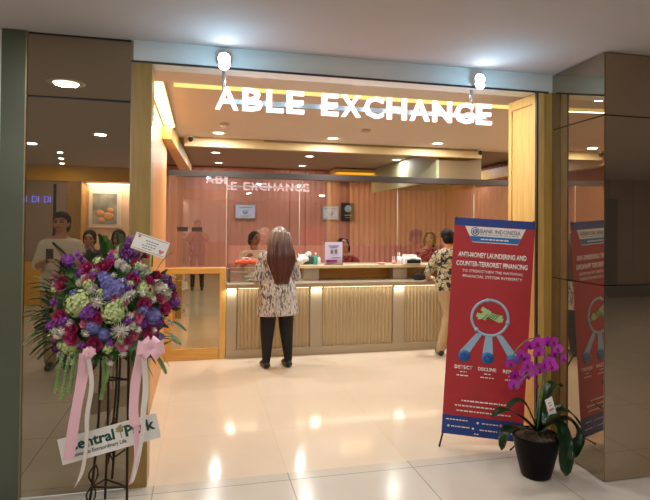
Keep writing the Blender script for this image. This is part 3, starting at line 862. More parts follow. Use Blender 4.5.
lv = [((537, 432), (519, 415), (503, 408), (492, 413), .035, -.02), ((537, 432), (516, 424), (500, 424), (494, 440), .034, -.10), ((538, 432), (553, 412), (563, 412), (571, 424), .034, -.10),
      ((538, 432), (549, 420), (552, 440), (550, 466), .046, -.16), ((538, 432), (560, 418), (568, 432), (563, 452), .036, -.13), ((538, 432), (530, 408), (522, 404), (513, 412), .036, .06),
      ((538, 432), (550, 396), (560, 388), (566, 392), .036, .04), ((538, 432), (545, 415), (541, 410), (532, 418), .042, -.12), ((538, 432), (556, 424), (566, 418), (572, 412), .03, .08)]
for a, b_, c_, d_, wd_, dy in lv:
    q = [(OX(p[0]), py0 + dy*f, OZ(p[1])) for p, f in ((a, 0), (b_, .5), (c_, .85), (d_, 1))]
    obj('leaf', strap_leaf(q, wd_*1.25), 'leaf_dark', ot)
st1 = [(px0+.01, py0, .24), (OX(541), py0, OZ(400)), (OX(545), py0, OZ(365)), (OX(542), py0-.02, OZ(345)), (OX(530), py0-.04, OZ(338)), (OX(515), py0-.06, OZ(344)), (OX(505), py0-.07, OZ(356))]
st2 = [(px0-.005, py0-.01, .24), (OX(539), py0-.02, OZ(405)), (OX(543), py0-.04, OZ(375)), (OX(538), py0-.07, OZ(365)), (OX(524), py0-.09, OZ(368)), (OX(512), py0-.10, OZ(376)), (OX(506), py0-.10, OZ(382))]
def smooth_path(pts, k=5):
    pts = [V(p) for p in pts]; out = []
    for i in range(len(pts)-1):
        p0 = pts[max(i-1, 0)]; p1 = pts[i]; p2 = pts[i+1]; p3 = pts[min(i+2, len(pts)-1)]
        for j in range(k):
            f = j/k; out.append(.5*((2*p1)+(p2-p0)*f+(2*p0-5*p1+4*p2-p3)*f*f+(3*p1-p0-3*p2+p3)*f**3))
    return out+[pts[-1]]
for s_ in (st1, st2): obj('flower_stem', MB().tube(smooth_path(s_), .0035), 'stem', ot)
obj('support_stick', MB().tube([(px0+.015, py0+.01, .24), (OX(547), py0+.01, OZ(350))], .003), 'stem', ot)
obj('support_stick', MB().tube([(px0+.03, py0+.02, .24), (OX(551), py0+.02, OZ(358))], .003), 'leaf_dark', ot)
def petal(mb, c, d, n_, L, W, cup=.15, mi=0, k=4):
    """petal from c along d, facing n_"""
    d = V(d).normalized(); n_ = V(n_); n_ = (n_-d*d.dot(n_)).normalized(); s_ = d.cross(n_)
    def f(u, v):
        w_ = W*math.sin(PI*(u*.86+.10))**.7
        q = (v-.5)*2
        return V(c) + d*(u*L) + s_*(q*w_) + n_*(cup*L*(u*u*.6 + q*q*.35))
    mb.grid(f, k, 3, mi=mi)
def orchid_flower(c, n_, s_):
    x, y, d = basis(n_); mb = MB()
    for a, L, W in ((90, .034, .014), (210, .034, .014), (330, .034, .014)):
        a = math.radians(a); petal(mb, c, x*math.cos(a)+y*math.sin(a), d, L*s_, W*s_, -.1)
    for a in (20, 160):
        a = math.radians(a); petal(mb, V(c)+d*.002, x*math.cos(a)+y*math.sin(a), d, .036*s_, .025*s_, .08)
    o = obj('flower', mb, 'orchid', ot, normals=False)
    m2 = MB().ell(V(c)+d*.008, (.005*s_, .005*s_, .008*s_), n=8, m=6)
    petal(m2, V(c)+d*.006, -y, d, .018*s_, .009*s_, .5)
    obj('lip', m2, 'orchid_c', o, normals=False)
random.seed(12)
fl = [(180, 130), (215, 105), (250, 130), (282, 105), (320, 105), (365, 155), (385, 215), (345, 235), (300, 230), (262, 290), (205, 290), (165, 295), (112, 325), (125, 362), (80, 372), (105, 175), (140, 200), (225, 165), (310, 262), (150, 240), (350, 190), (265, 250), (190, 330), (80, 245)]
for a, b_ in fl:
    p = V((OX(495+a/6.66), py0-.07+random.uniform(-.04, .04), OZ(325+b_/6.66)))
    orchid_flower(p, (random.uniform(-.6, .5), -1, random.uniform(-.3, .4)), random.uniform(1.0, 1.25))
for a, b_ in ((232, 385), (222, 350), (240, 65)):
    obj('bud', MB().ell((OX(495+a/6.66), py0-.08, OZ(325+b_/6.66)), (.009, .009, .013), n=10, m=7), 'orchid_c', ot)
tg = thing('gift_tag', 'small white card with pink marks stuck in the orchid leaves', 'card', (OX(546), py0-.09, OZ(410)))
tm = frame_m((OX(540), py0-.10, OZ(412)), (.86, 0, .35), (.35, -.1, 1))
obj('card_sheet', MB().box((0, 0, 0), (.052, .115, .002)).tf(tm), 'paper', tg)
obj('print_mark', MB().box((.01, .03, .002), (.042, .045, .003)).box((.015, .06, .002), (.038, .068, .003)).box((.015, .08, .002), (.035, .088, .003)).tf(tm), 'rose_pink', tg)
obj('card_pick', MB().tube([tm @ V((.026, .01, 0)), V((px0+.02, py0-.03, .25))], .002), 'stem', tg)

# ================================================================== FLOWER STAND
def FX(p): return -.774+(p-40)*.00482
def FZ(p): return 1.466-(p-240)*.00512
cxb, czb, cyb = -.455, 1.075, 3.02
es = thing('flower_easel', 'brown wrought-iron easel carrying the big bouquet before the mirrored pillar', 'stand', (-.47, 3.05, 0))
def leg(pts, r=.007): obj('leg', MB().tube(smooth_path(pts), r), 'iron', es)
leg([(-.365, 3.00, .95), (-.362, 2.98, .55), (-.360, 2.965, .15), (-.350, 2.93, .045), (-.315, 2.90, .012), (-.275, 2.88, .012), (-.255, 2.875, .035), (-.272, 2.88, .055), (-.29, 2.885, .04)])
leg([(-.500, 3.00, .95), (-.51, 2.99, .50), (-.535, 2.98, .18), (-.548, 2.965, .08), (-.56, 2.95, .01)])
leg([(-.475, 3.04, .95), (-.48, 3.10, .50), (-.50, 3.17, .012)])
obj('cross_rod', MB().tube([(-.36, 2.97, .16), (-.54, 2.985, .17)], .005).tube([(-.36, 2.97, .16), (-.495, 3.15, .13)], .005).tube([(-.54, 2.985, .17), (-.495, 3.15, .13)], .005), 'iron', es)
obj('cross_rod', MB().tube([(-.364, 2.99, .72), (-.505, 2.995, .72)], .005).tube([(-.364, 2.99, .72), (-.478, 3.06, .72)], .005).tube([(-.505, 2.995, .72), (-.478, 3.06, .72)], .005), 'iron', es)
for z0, ph in ((.02, 0), (.02, PI)):
    pts = [(-.548+.022*math.cos(ph+t*.9)+.003*t, 2.968+.015*math.sin(ph+t*.9), .03+t*.030) for t in range(10)]
    obj('twisted_scroll', MB().tube(smooth_path(pts, 3), .0045), 'iron', es)

fa = thing('flower_arrangement', 'large round bouquet of magenta roses, green hydrangeas and purple blooms on an easel', 'bouquet', (cxb, cyb, .75))
RXb, RZb, RYb = .315, .33, .20
def dome(x, z, out=0.0):
    q = 1-((x-cxb)/RXb)**2-((z-czb)/RZb)**2
    y = cyb - RYb*math.sqrt(max(q, .04)) - out
    n_ = V(((x-cxb)/RXb**2, (y-cyb)/RYb**2, (z-czb)/RZb**2)).normalized()
    return V((x, y, z)), (n_+V((0, -.35, .1))).normalized()
def BP(a, b_):           # position read on the bouquet
    return dome(FX(40+a/3.846), FZ(220+b_/3.846))
def rose(c, n_, r, m):
    x, y, d = basis(n_); mb = MB(); c = V(c)
    for layer, (k, tilt, L, W) in enumerate(((3, .15, .75, .42), (4, .42, .9, .5), (5, .78, 1.0, .55), (6, 1.15, 1.05, .55))):
        for i in range(k):
            a = 2*PI*i/k + layer*.7 + random.uniform(-.15, .15)
            rad = x*math.cos(a)+y*math.sin(a)
            dd = d*math.cos(tilt)+rad*math.sin(tilt)
            petal(mb, c - d*r*.35 + rad*r*.12*layer*.5, dd, -rad*math.cos(tilt)+d*math.sin(tilt), r*L, r*W, .28)
    mb.ell(c+d*r*.1, (r*.28, r*.28, r*.4), n=9, m=6)
    return obj('rose', mb, m, fa, normals=False)
def ruffle(name, c, n_, r, m, k=34):
    x, y, d = basis(n_); mb = MB(); c = V(c)
    for i in range(k):
        t = math.acos(1-1.25*(i+.5)/k); a = i*2.4
        rad = (x*math.cos(a)+y*math.sin(a))*math.sin(t)+d*math.cos(t)
        tn = rad.cross(d+V((.01, .02, .03))).normalized()
        petal(mb, c + rad*r*.35, rad+tn*random.uniform(-.25, .25), tn+rad*random.uniform(-.4, .4), r*.66, r*.46, .3, k=3)
    mb.ell(c, r*.5, n=8, m=6)
    return obj(name, mb, m, fa, normals=False)
def florets(name, c, n_, r, m, k=46, fs=.3, pet=4):
    x, y, d = basis(n_); mb = MB(); c = V(c)
    mb.ell(c, r*.72, n=10, m=7)
    for i in range(k):
        t = math.acos(1-1.35*(i+.5)/k); a = i*2.39996
        rad = (x*math.cos(a)+y*math.sin(a))*math.sin(t)+d*math.cos(t)
        p = c+rad*r*random.uniform(.78, 1.0); X, Y, D = basis(rad); o_ = random.random()*6
        for j in range(pet):
            b_ = o_+2*PI*j/pet
            petal(mb, p, X*math.cos(b_)+Y*math.sin(b_)+D*.2, D, r*fs, r*fs*.5, .1, k=2)
    return obj(name, mb, m, fa, normals=False)
random.seed(21)
for a, b_, r, m in ((237, 183, .044, 'rose'), (175, 188, .038, 'rose'), (185, 232, .040, 'rose_pink'), (85, 248, .044, 'rose'), (88, 365, .046, 'rose'), (128, 405, .042, 'rose'), (130, 440, .044, 'rose'),
                 (293, 290, .034, 'rose_pink'), (395, 325, .042, 'rose'), (370, 370, .040, 'rose_pink'), (470, 348, .040, 'rose'), (435, 228, .038, 'rose'), (357, 172, .034, 'rose'), (350, 232, .042, 'rose'),
                 (225, 368, .038, 'rose'), (215, 462, .046, 'rose'), (320, 465, .044, 'rose_pink'), (420, 435, .044, 'rose'), (45, 235, .036, 'rose_pink'), (500, 300, .030, 'rose'), (385, 150, .026, 'rose'), (190, 500, .036, 'rose'), (60, 440, .03, 'rose_pink'), (265, 140, .03, 'rose_pink')):
    p, n_ = BP(a, b_); rose(p + n_*.012, n_, r*.88, m)
for a, b_, r in ((298, 175, .034), (320, 190, .03), (228, 305, .044), (205, 262, .032), (330, 297, .036), (348, 283, .03), (310, 415, .052), (350, 405, .028), (370, 418, .030), (455, 280, .048), (440, 256, .032), (472, 302, .034),
              (95, 410, .034), (74, 430, .030), (185, 418, .028), (206, 205, .028), (385, 192, .026), (155, 240, .026), (345, 365, .026), (20, 360, .026), (120, 385, .024)):
    p, n_ = BP(a, b_); ruffle('carnation', p + n_*.010, n_, r*.92, 'white_fl')
for a, b_, r in ((152, 312, .088), (285, 345, .078), (398, 268, .060), (112, 478, .062), (300, 110, .045), (420, 300, .04)):
    p, n_ = BP(a, b_); florets('hydrangea', p - n_*.02, n_, r*.86, 'green_fl', 105, .19)
for a, b_, r, m in ((290, 262, .062, 'blue_fl'), (258, 240, .05, 'blue_fl'), (262, 275, .045, 'blue_fl'), (312, 245, .045, 'blue_fl'), (192, 345, .058, 'purple_fl'), (432, 372, .055, 'blue_fl'), (204, 398, .050, 'blue_fl'), (45, 405, .050, 'purple_fl'),
                 (82, 158, .045, 'purple_fl'), (478, 238, .040, 'purple_fl'), (512, 330, .045, 'purple_fl'), (262, 155, .040, 'purple_fl'), (350, 140, .034, 'purple_fl'), (240, 215, .04, 'blue_fl'), (500, 270, .035, 'purple_fl'),
                 (60, 490, .04, 'purple_fl'), (250, 430, .04, 'blue_fl'), (395, 400, .036, 'purple_fl'), (450, 400, .04, 'purple_fl'), (150, 200, .035, 'purple_fl')):
    p, n_ = BP(a, b_); florets('delphinium', p - n_*.008, n_, r*.84, m, 56, .30, 5)
# small filler blooms tucked between
for i in range(64):
    a = random.uniform(0, 2*PI); rr = math.sqrt(random.uniform(.05, .95))
    x_f, z_f = cxb+RXb*rr*math.cos(a), czb+.02+RZb*.88*rr*math.sin(a)
    p, n_ = dome(x_f, z_f); kf = i % 4
    if kf == 0: ruffle('carnation', p + n_*.02, n_, random.uniform(.016, .023), 'white_fl', 16)
    elif kf == 1: rose(p + n_*.02, n_, random.uniform(.018, .026), random.choice(['rose', 'rose_pink']))
    elif kf == 2: florets('delphinium', p + n_*.015, n_, random.uniform(.018, .026), random.choice(['blue_fl', 'purple_fl']), 14, .42, 5)
    else: florets('hydrangea', p + n_*.012, n_, random.uniform(.018, .028), 'green_fl', 18, .34)
# leaves round the rim and between the blooms
def fleaf(c, d, L, W, m):
    c = V(c); d = V(d).normalized()
    pts = [c, c+d*L*.5+V((0, 0, L*.08)), c+d*L*.85+V((0, 0, -L*.02)), c+d*L+V((0, 0, -L*.1))]
    return strap_leaf(pts, W, .0012, .2, 4)
for i in range(100):
    a = random.uniform(0, 2*PI) if i > 34 else random.uniform(PI*.72, PI*1.15)
    rr = random.uniform(.72, .98)
    x, z = cxb+RXb*rr*math.cos(a), czb+RZb*rr*math.sin(a)
    if z < .84: continue
    p, n_ = dome(x, z, -.04)
    d = V((math.cos(a), -.25+random.uniform(-.5, .4), math.sin(a)+random.uniform(-.2, .3)))
    L = random.uniform(.08, .15)
    if p.y < 3.2: obj('leaf', fleaf(p, d, L, random.uniform(.011, .019), None), random.choice(['leaf', 'leaf', 'leaf2']), fa)
mb = MB()
mb.ell((cxb, cyb+.01, czb+.03), (RXb*.86, RYb*.82, RZb*.80), n=24, m=16)
for i in range(420):
    a = random.uniform(0, 2*PI); rr = math.sqrt(random.random())*.97
    p, n_ = dome(cxb+RXb*rr*math.cos(a), czb+RZb*rr*math.sin(a), -.035)
    if i % 3 == 0: p.y = 2*cyb - p.y; n_.y = -n_.y
    if p.y > 3.22 or p.z < .83: continue
    t_ = V((random.uniform(-1, 1), random.uniform(-.3, .3), random.uniform(-1, 1)))
    petal(mb, p, n_*.7+t_, n_, random.uniform(.04, .075), random.uniform(.008, .014), .15, k=3)
fo = obj('foliage', mb, 'leaf', fa, normals=False); fo['kind'] = 'stuff'
# spikes at the top, drooping tassels below
for a, b_ in ((335, 60), (345, 90), (118, 118), (318, 80)):
    p = V((FX(40+a/3.846), cyb-.08, FZ(220+b_/3.846))); q = V((p.x*.4+cxb*.6, cyb-.05, p.z-.16))
    mb = MB().tube([q, p], .003)
    for k in range(12):
        t_ = .4+.6*k/12; c_ = q+(p-q)*t_
        mb.ell(c_+V((.010*math.cos(k*2.4), .010*math.sin(k*2.4), 0)), (.009, .009, .011), n=7, m=5)
    obj('flower_spike', mb, 'hair_black' if False else 'purple_fl', fa)
for xpx, y0p, y1p in ((57, 340, 388), (63, 345, 394), (70, 345, 388), (101, 355, 396), (105, 355, 380)):
    mb = MB(); pts = []
    for k in range(16):
        t_ = k/15; pts.append(V((FX(xpx)+.012*math.sin(t_*3)+(cxb-FX(xpx))*.25*(1-t_)**3, cyb-.15, FZ(y0p)+(FZ(y1p)-FZ(y0p))*t_)))
    mb.tube(pts, .003)
    for k, p in enumerate(pts[2:]):
        for j in range(3): mb.ell(p+V((.005*math.cos(k+j*2.1), .005*math.sin(k+j*2.1), 0)), (.006, .006, .010), n=7, m=5)
    obj('tassel', mb, 'leaf2', fa)
# ribbons
def ribbon(pts, wd, m, name='ribbon', twist=0):
    pts = smooth_path(pts, 5); mb = MB(); rs = []
    for i, p in enumerate(pts):
        a = .25*math.sin(i*.55)+twist*i/len(pts); s_ = V((math.cos(a), math.sin(a), 0))*wd*.5
        rs.append([p-s_+V((0, .001, 0)), p-s_*.3+V((0, -.002, 0)), p+s_*.3+V((0, .002, 0)), p+s_])
    mb.rings(rs, cap=False, closed=False)
    return obj(name, mb, m, fa, normals=False)
def RP(p, q, y=2.84): return (FX(p), y, FZ(q))
ribbon([RP(88, 348, 2.80), RP(84, 372), RP(77, 410, 2.86), RP(70, 455, 2.88)], .052, 'ribbon')
ribbon([RP(90, 350, 2.81), RP(93, 380, 2.84), RP(88, 412, 2.87), RP(87, 440, 2.89), RP(83, 468, 2.9), RP(76, 484, 2.9)], .022, 'ribbon_w', twist=1.2)
ribbon([RP(142, 350, 2.82), RP(136, 380, 2.85), RP(134, 410, 2.86), RP(136, 425, 2.86)], .048, 'ribbon')
ribbon([RP(144, 350, 2.82), RP(146, 385, 2.85), RP(144, 412, 2.86), RP(143, 435, 2.87), RP(138, 462, 2.88), RP(133, 485, 2.9)], .028, 'ribbon_w', twist=1.0)
ribbon([RP(136, 412, 2.865), RP(137, 440, 2.87), RP(137, 462, 2.88), RP(131, 486, 2.9)], .026, 'ribbon', twist=.6)
def bow(px, py, y, s_):
    c = V(RP(px, py, y)); mb = MB()
    for a, q_ in ((8, 1), (172, 1), (48, .85), (132, .85), (-35, .9), (215, .9), (90, .6)):
        d = V((math.cos(math.radians(a)), -.3, math.sin(math.radians(a)))).normalized()
        d = d*q_
        x_ = V((-d.z, 0, d.x)).normalized(); y_ = x_.cross(d).normalized()
        rs = []
        for k in range(11):
            t_ = 2*PI*k/10; q = c + d*s_*.8*(.5-.5*math.cos(t_)) + y_*s_*.30*math.sin(t_)
            w_ = x_*s_*.40*(.35+.65*(.5-.5*math.cos(t_)))
            rs.append([q-w_, q, q+w_])
        mb.rings(rs, cap=False, closed=False)
    mb.ell(c+V((0, -.012, 0)), s_*.17, n=10, m=7)
    return obj('bow', mb, 'ribbon', fa, normals=False)
bow(152, 345, 2.79, .085); bow(92, 347, 2.80, .04)
# banner strip on the easel
sb = thing('sponsor_sign', 'small white tilted sign reading Central Park tied across the easel', 'sign', (-.45, 2.92, .43))
smx = frame_m((-.665, 2.925, .322), (.96, 0, .205), (-.10, 0, 1))
SW, SH = .487, .133
obj('sheet', MB().box((0, 0, -.004), (SW, SH, 0)).tf(smx), 'paper', sb)
text('lettering', 'Central', 'sign_green', sb, smx @ at(.150, .086, .0), w=.235, h=.058, ext=.0015, bold=.03)
text('lettering', 'Park', 'sign_green', sb, smx @ at(.395, .083, .0), w=.150, h=.060, ext=.0015, bold=.03)
text('lettering', 'Gateway to Extraordinary Life', 'black', sb, smx @ at(.175, .032, .0), w=.285, h=.026, ext=.0012, bold=.01)
mb = MB(); mb.box((.297, .055, 0), (.301, .09, .0015))
for i in range(13):
    a = i*2.4; r = .018*math.sqrt(i/13); mb.lathe((.299+r*math.cos(a)*1.1, .103+r*math.sin(a), 0), [(.006, 0), (.005, .0016), (.001, .0018)], 7)
obj('tree_emblem', mb.tf(smx), mat('emblem_gold', (160, 150, 110), .5), sb)
# greeting card on top
gc = thing('greeting_card', 'small white printed card standing tilted above the bouquet', 'card', (-.25, 2.9, 1.43))
cmx = frame_m((-.352, 2.90, 1.427), (.165, 0, -.058), (.10, .03, .30))
cw, chh = .178, .088
obj('card_sheet', MB().box((0, 0, -.002), (cw, chh, 0)).tf(cmx), 'paper', gc)
obj('border', MB().box((.006, .006, 0), (cw-.006, .009, .0006)).box((.006, chh-.009, 0), (cw-.006, chh-.006, .0006)).tf(cmx), 'leaf2', gc)
mb = MB()
for x, y, w_ in ((.095, .060, .07), (.095, .047, .055), (.085, .033, .075), (.080, .020, .05)):
    for k in range(5): mb.box((x-w_/2+k*w_/5, y-.0025, 0), (x-w_/2+(k+.75)*w_/5, y+.0025, .0007))
obj('fine_print', mb.tf(cmx), 'print_grey', gc)
mb = MB()
for x, y in ((.022, .072), (.15, .022), (.158, .03), (.145, .03)): mb.lathe((x, y, 0), [(.008, 0), (.006, .001), (.001, .0012)], 7)
obj('printed_flower', mb.tf(cmx), 'rose_pink', gc)
obj('card_pick', MB().tube([cmx @ V((.06, 0, -.003)), (-.33, 2.96, 1.30)], .002), 'stem', gc)

# ================================================================== PEOPLE
def print_mat(name, c1, c2, scale, c3=None, stretch=(1, 1, .5)):
    m = mat(name, c1, .8); nt = m.node_tree; b = nt.nodes['Principled BSDF']
    tc = nt.nodes.new('ShaderNodeTexCoord'); mp = nt.nodes.new('ShaderNodeMapping'); mp.inputs['Scale'].default_value = stretch
    n = nt.nodes.new('ShaderNodeTexNoise'); n.inputs['Scale'].default_value = scale; n.inputs['Detail'].default_value = 5; n.inputs['Distortion'].default_value = 1.5
    r = nt.nodes.new('ShaderNodeValToRGB'); r.color_ramp.interpolation = 'LINEAR'
    r.color_ramp.elements[0].position = .42; r.color_ramp.elements[0].color = lin(c2)
    r.color_ramp.elements[1].position = .55; r.color_ramp.elements[1].color = lin(c1)
    if c3:
        e = r.color_ramp.elements.new(.66); e.color = lin(c3)
    nt.links.new(tc.outputs['Object'], mp.inputs[0]); nt.links.new(mp.outputs[0], n.inputs['Vector']); nt.links.new(n.outputs['Fac'], r.inputs['Fac']); nt.links.new(r.outputs['Color'], b.inputs['Base Color'])
    return m
M['snake'] = print_mat('snake_print', (206, 202, 198), (92, 88, 90), 24, (140, 136, 136), (1.6, 1, .5))
M['batik'] = print_mat('batik_print', (200, 190, 150), (34, 32, 36), 14, (84, 82, 84), (1, 1, 1))
M['floral_red'] = print_mat('red_floral', (196, 96, 90), (120, 36, 44), 24, None, (1, 1, 1))
M['khaki'] = mat('khaki_cotton', (172, 148, 114), .85, bump=(40, .2))
M['tee'] = mat('white_cotton', (214, 208, 192), .85)
M['blouse_pale'] = mat('pale_blouse', (226, 200, 172), .8)
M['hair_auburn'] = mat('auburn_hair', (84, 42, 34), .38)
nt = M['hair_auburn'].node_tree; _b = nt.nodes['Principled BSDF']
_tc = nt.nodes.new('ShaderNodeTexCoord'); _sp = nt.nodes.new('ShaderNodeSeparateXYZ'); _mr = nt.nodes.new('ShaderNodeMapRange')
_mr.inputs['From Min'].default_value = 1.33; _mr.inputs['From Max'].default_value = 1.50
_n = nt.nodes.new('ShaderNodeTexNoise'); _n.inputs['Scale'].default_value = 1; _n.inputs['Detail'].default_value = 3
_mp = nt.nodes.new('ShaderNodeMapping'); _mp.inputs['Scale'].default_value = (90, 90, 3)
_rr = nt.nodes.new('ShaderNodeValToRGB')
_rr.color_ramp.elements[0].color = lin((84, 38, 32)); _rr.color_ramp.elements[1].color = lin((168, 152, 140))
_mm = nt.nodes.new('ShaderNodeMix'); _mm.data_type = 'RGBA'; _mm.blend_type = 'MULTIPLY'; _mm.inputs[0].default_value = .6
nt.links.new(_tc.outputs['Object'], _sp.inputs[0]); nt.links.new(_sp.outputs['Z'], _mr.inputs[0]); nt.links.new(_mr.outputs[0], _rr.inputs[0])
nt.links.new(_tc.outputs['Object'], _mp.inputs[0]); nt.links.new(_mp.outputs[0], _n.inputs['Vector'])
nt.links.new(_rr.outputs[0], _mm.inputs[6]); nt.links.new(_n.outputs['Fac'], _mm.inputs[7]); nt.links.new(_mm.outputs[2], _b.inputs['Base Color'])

def person(label, loc, rz, H=1.6, wide=1.0, lean=0, head=(0, 0, 0), dz=0, seated=False,
           arms=None, feet=None, top='tee', top_len=.80, sleeve=.5, bottoms='blacksoft', shoes='black', hair='bun', hair_m='hair_black', legs=1.0,
           skin='skin', vox=.0075, hands=True, group=None):
    """local frame: faces -Y, feet at z = 0, measures for a 1.60 m figure scaled by H. arms: [(elbow, wrist)] for x<0 and x>0, in the upper-body frame"""
    s = H/1.6
    t = thing('person', label, 'person', loc, rz, group)
    hipz = .86*s
    T = Matrix.Translation((0, 0, dz)) @ Matrix.Translation((0, 0, hipz)) @ Matrix.Rotation(math.radians(lean), 4, 'X') @ Matrix.Translation((0, 0, -hipz))
    hp, hy, hr = head
    neck = V((0, .015*s, 1.36*s))
    TH = T @ Matrix.Translation(neck) @ Euler((math.radians(hp), math.radians(hr), math.radians(hy))).to_matrix().to_4x4() @ Matrix.Translation(-neck)
    THi = TH.inverted()
    def U_(p): return T @ (V(p)*s)
    def UH(p): return TH @ (V(p)*s)
    W = wide
    def torso(mb, g=0.0, z0=.80, z1=1.42, flare=0):
        prof = [(.78, .150*W, .110*W), (.86, .172*W, .118*W), (.93, .165*W, .112*W), (1.02, .142*W, .098*W), (1.12, .150*W, .106*W), (1.22, .166*W, .110*W), (1.29, .164*W, .095), (1.335, .118, .076), (1.365, .058, .056), (1.44, .050, .052)]
        rs = []
        zs = [p[0] for p in prof]
        def ip(z):
            for a, b_ in zip(prof[:-1], prof[1:]):
                if a[0] <= z <= b_[0]:
                    f = (z-a[0])/(b_[0]-a[0]); return a[1]+(b_[1]-a[1])*f, a[2]+(b_[2]-a[2])*f
            return (prof[0][1:] if z < prof[0][0] else prof[-1][1:])
        n_ = 12
        for i in range(n_+1):
            z = z0+(z1-z0)*i/n_; rx, ry = ip(z); fl_ = flare*max(0, (1.05-z))
            rs.append([T @ (V(((rx+g+fl_)*math.cos(a), (ry+g+fl_)*math.sin(a)+(.012 if z > 1.1 else 0), z))*s) for a in [2*PI*k/24 for k in range(24)]])
        mb.rings(rs)
    sh = [V((-.152*W, .01, 1.268)), V((.152*W, .01, 1.268))]
    if arms is None: arms = [((-.215*W, .02, 1.04), (-.205*W, -.06, .82)), ((.215*W, .02, 1.04), (.205*W, -.06, .82))]
    hips = [V((-.085*W, 0, .84))*s + V((0, 0, dz)), V((.085*W, 0, .84))*s + V((0, 0, dz))]
    if seated:
        feet = feet or [(-.11, -.36), (.11, -.36)]
        kn = [V((-.11, -.38, hips[0].z/s + .01-.0))*s, V((.11, -.38, hips[0].z/s+.01))*s]
    else:
        feet = feet or [(-.09, 0), (.09, 0)]
        kn = [(hips[i]+V((feet[i][0], feet[i][1], .07)))*.5+V((0, -.015, .0)) for i in (0, 1)]
    an = [V((f[0], f[1]+.01, .075*s)) for f in feet]
    mb = MB()
    torso(mb)
    # head
    for c_, r_ in (((0, -.005, 1.505), (.072, .088, .094)), ((0, -.024, 1.448), (.055, .068, .058)), ((0, -.048, 1.418), (.028, .035, .024)), ((0, .030, 1.50), (.068, .068, .08)),
                   ((0, -.096, 1.470), (.013, .016, .014)), ((0, -.090, 1.490), (.009, .014, .024)), ((0, -.082, 1.437), (.023, .014, .011)), ((0, -.078, 1.525), (.045, .02, .012)),
                   ((-.073, .004, 1.485), (.010, .017, .029)), ((.073, .004, 1.485), (.010, .017, .029)), ((-.036, -.064, 1.46), (.022, .022, .024)), ((.036, -.064, 1.46), (.022, .022, .024))):
        mb.ell(UH(c_), tuple(q*s for q in r_), TH.to_3x3())
    mb.capsule(U_((0, .012, 1.34)), UH((0, .0, 1.44)), .050*s, .050*s)
    for i in (0, 1):
        e, w_ = V(arms[i][0]), V(arms[i][1])
        mb.capsule(U_(sh[i]), U_(e), .046*s, .036*s); mb.capsule(U_(e), U_(w_), .037*s, .024*s)
        if hands:
            W0 = U_(w_); d = (U_(w_)-U_(e)).normalized()
            x_, y_, d = basis(d, V((0, 0, 1)) if abs(d.z) < .8 else V((0, -1, 0)))
            # palm: x_ across, y_ up
            rot = Matrix((x_, d, y_)).transposed()
            mb.ell(W0+d*.045*s, (.038*s, .050*s, .016*s), rot)
            for k, L in enumerate((.062, .072, .068, .052)):
                q0 = W0 + d*.080*s + x_*(k-1.5)*.020*s
                q1 = q0 + (d*.9 - y_*.3)*L*.5*s; q2 = q1 + (d*.55 - y_*.75)*L*.5*s
                mb.capsule(q0-d*.02*s, q1, .0095*s, .0085*s, 8); mb.capsule(q1, q2, .0085*s, .0075*s, 8)
            sx = 1 if (i == 0) == (x_.x > 0) else -1
            q0 = W0+d*.03*s+x_*sx*.030*s; q1 = q0+(d*.6+x_*sx*.7-y_*.2)*.036*s
            mb.capsule(q0, q1, .012*s, .010*s, 8); mb.capsule(q1, q1+(d*.9-y_*.4)*.03*s, .010*s, .008*s, 8)
        mb.capsule(hips[i], kn[i], .080*s*W, .052*s); mb.capsule(kn[i], an[i], .052*s, .034*s)
        mb.capsule(an[i]+V((0, .02, -.035*s)), an[i]+V((0, -.13*s, -.045*s)), .030*s, .026*s)
    def fm(c):
        l = THi @ c / s
        if l.y < -.05:
            for sx in (-.031, .031):
                if abs(l.x-sx) < .015 and abs(l.z-1.494) < .0065: return 1
                if abs(l.x-sx) < .020 and abs(l.z-1.517) < .0045: return 3
            if abs(l.x) < .022 and abs(l.z-1.437) < .008 and l.y < -.07: return 2
        return 0
    remesh('body', mb, vox, [skin, 'eye', 'lip', 'hair_black'], t, 2, fm)
    # trousers
    if bottoms:
        mb = MB()
        g = .010 if bottoms == 'blacksoft' else .020
        rs = []
        for z, rx, ry in ((.76, .11, .09), (.82, .165, .12), (.90, .176, .125), (.96, .165, .118)):
            rs.append([V(((rx*W+g*.4)*math.cos(a), (ry*W+g*.4)*math.sin(a), z))*s+V((0, 0, dz)) for a in [2*PI*k/24 for k in range(24)]])
        mb.rings(rs)
        for i in (0, 1):
            mb.capsule(hips[i], kn[i], (.084*W+g)*s*(1+(legs-1)*.15), (.054+g)*s*legs); mb.capsule(kn[i], an[i]+V((0, 0, .0)), (.054+g)*s*legs, (.036+g)*s)
        remesh('trousers', mb, .011, [bottoms], t, 3)
    if shoes:
        for i in (0, 1):
            mb = MB(); a = an[i]
            mb.capsule(a+V((0, .025, -.034*s)), a+V((0, -.14*s, -.044*s)), .040*s, .033*s)
            mb.ell(a+V((0, .005, -.02*s)), (.040*s, .05*s, .04*s))
            for v in mb.bm.verts: v.co.z = max(v.co.z, .003)
            remesh('shoe', mb, .008, [shoes], t, 2)
    # top
    mb = MB(); torso(mb, .020, top_len, 1.335, .13 if top_len < .75 else .05)
    for i in (0, 1):
        e, w_ = V(arms[i][0]), V(arms[i][1])
        mb.capsule(U_(sh[i]+V((0, 0, -.005))), U_(e) if sleeve >= .5 else U_(sh[i]+(e-sh[i])*sleeve*2), .064*s, .055*s)
        if sleeve > .5: mb.capsule(U_(e), U_(e+(w_-e)*(sleeve-.5)*2), .056*s, .040*s)
    remesh('top', mb, .010, [top], t, 4)
    # hair
    mb = MB()
    R3 = TH.to_3x3()
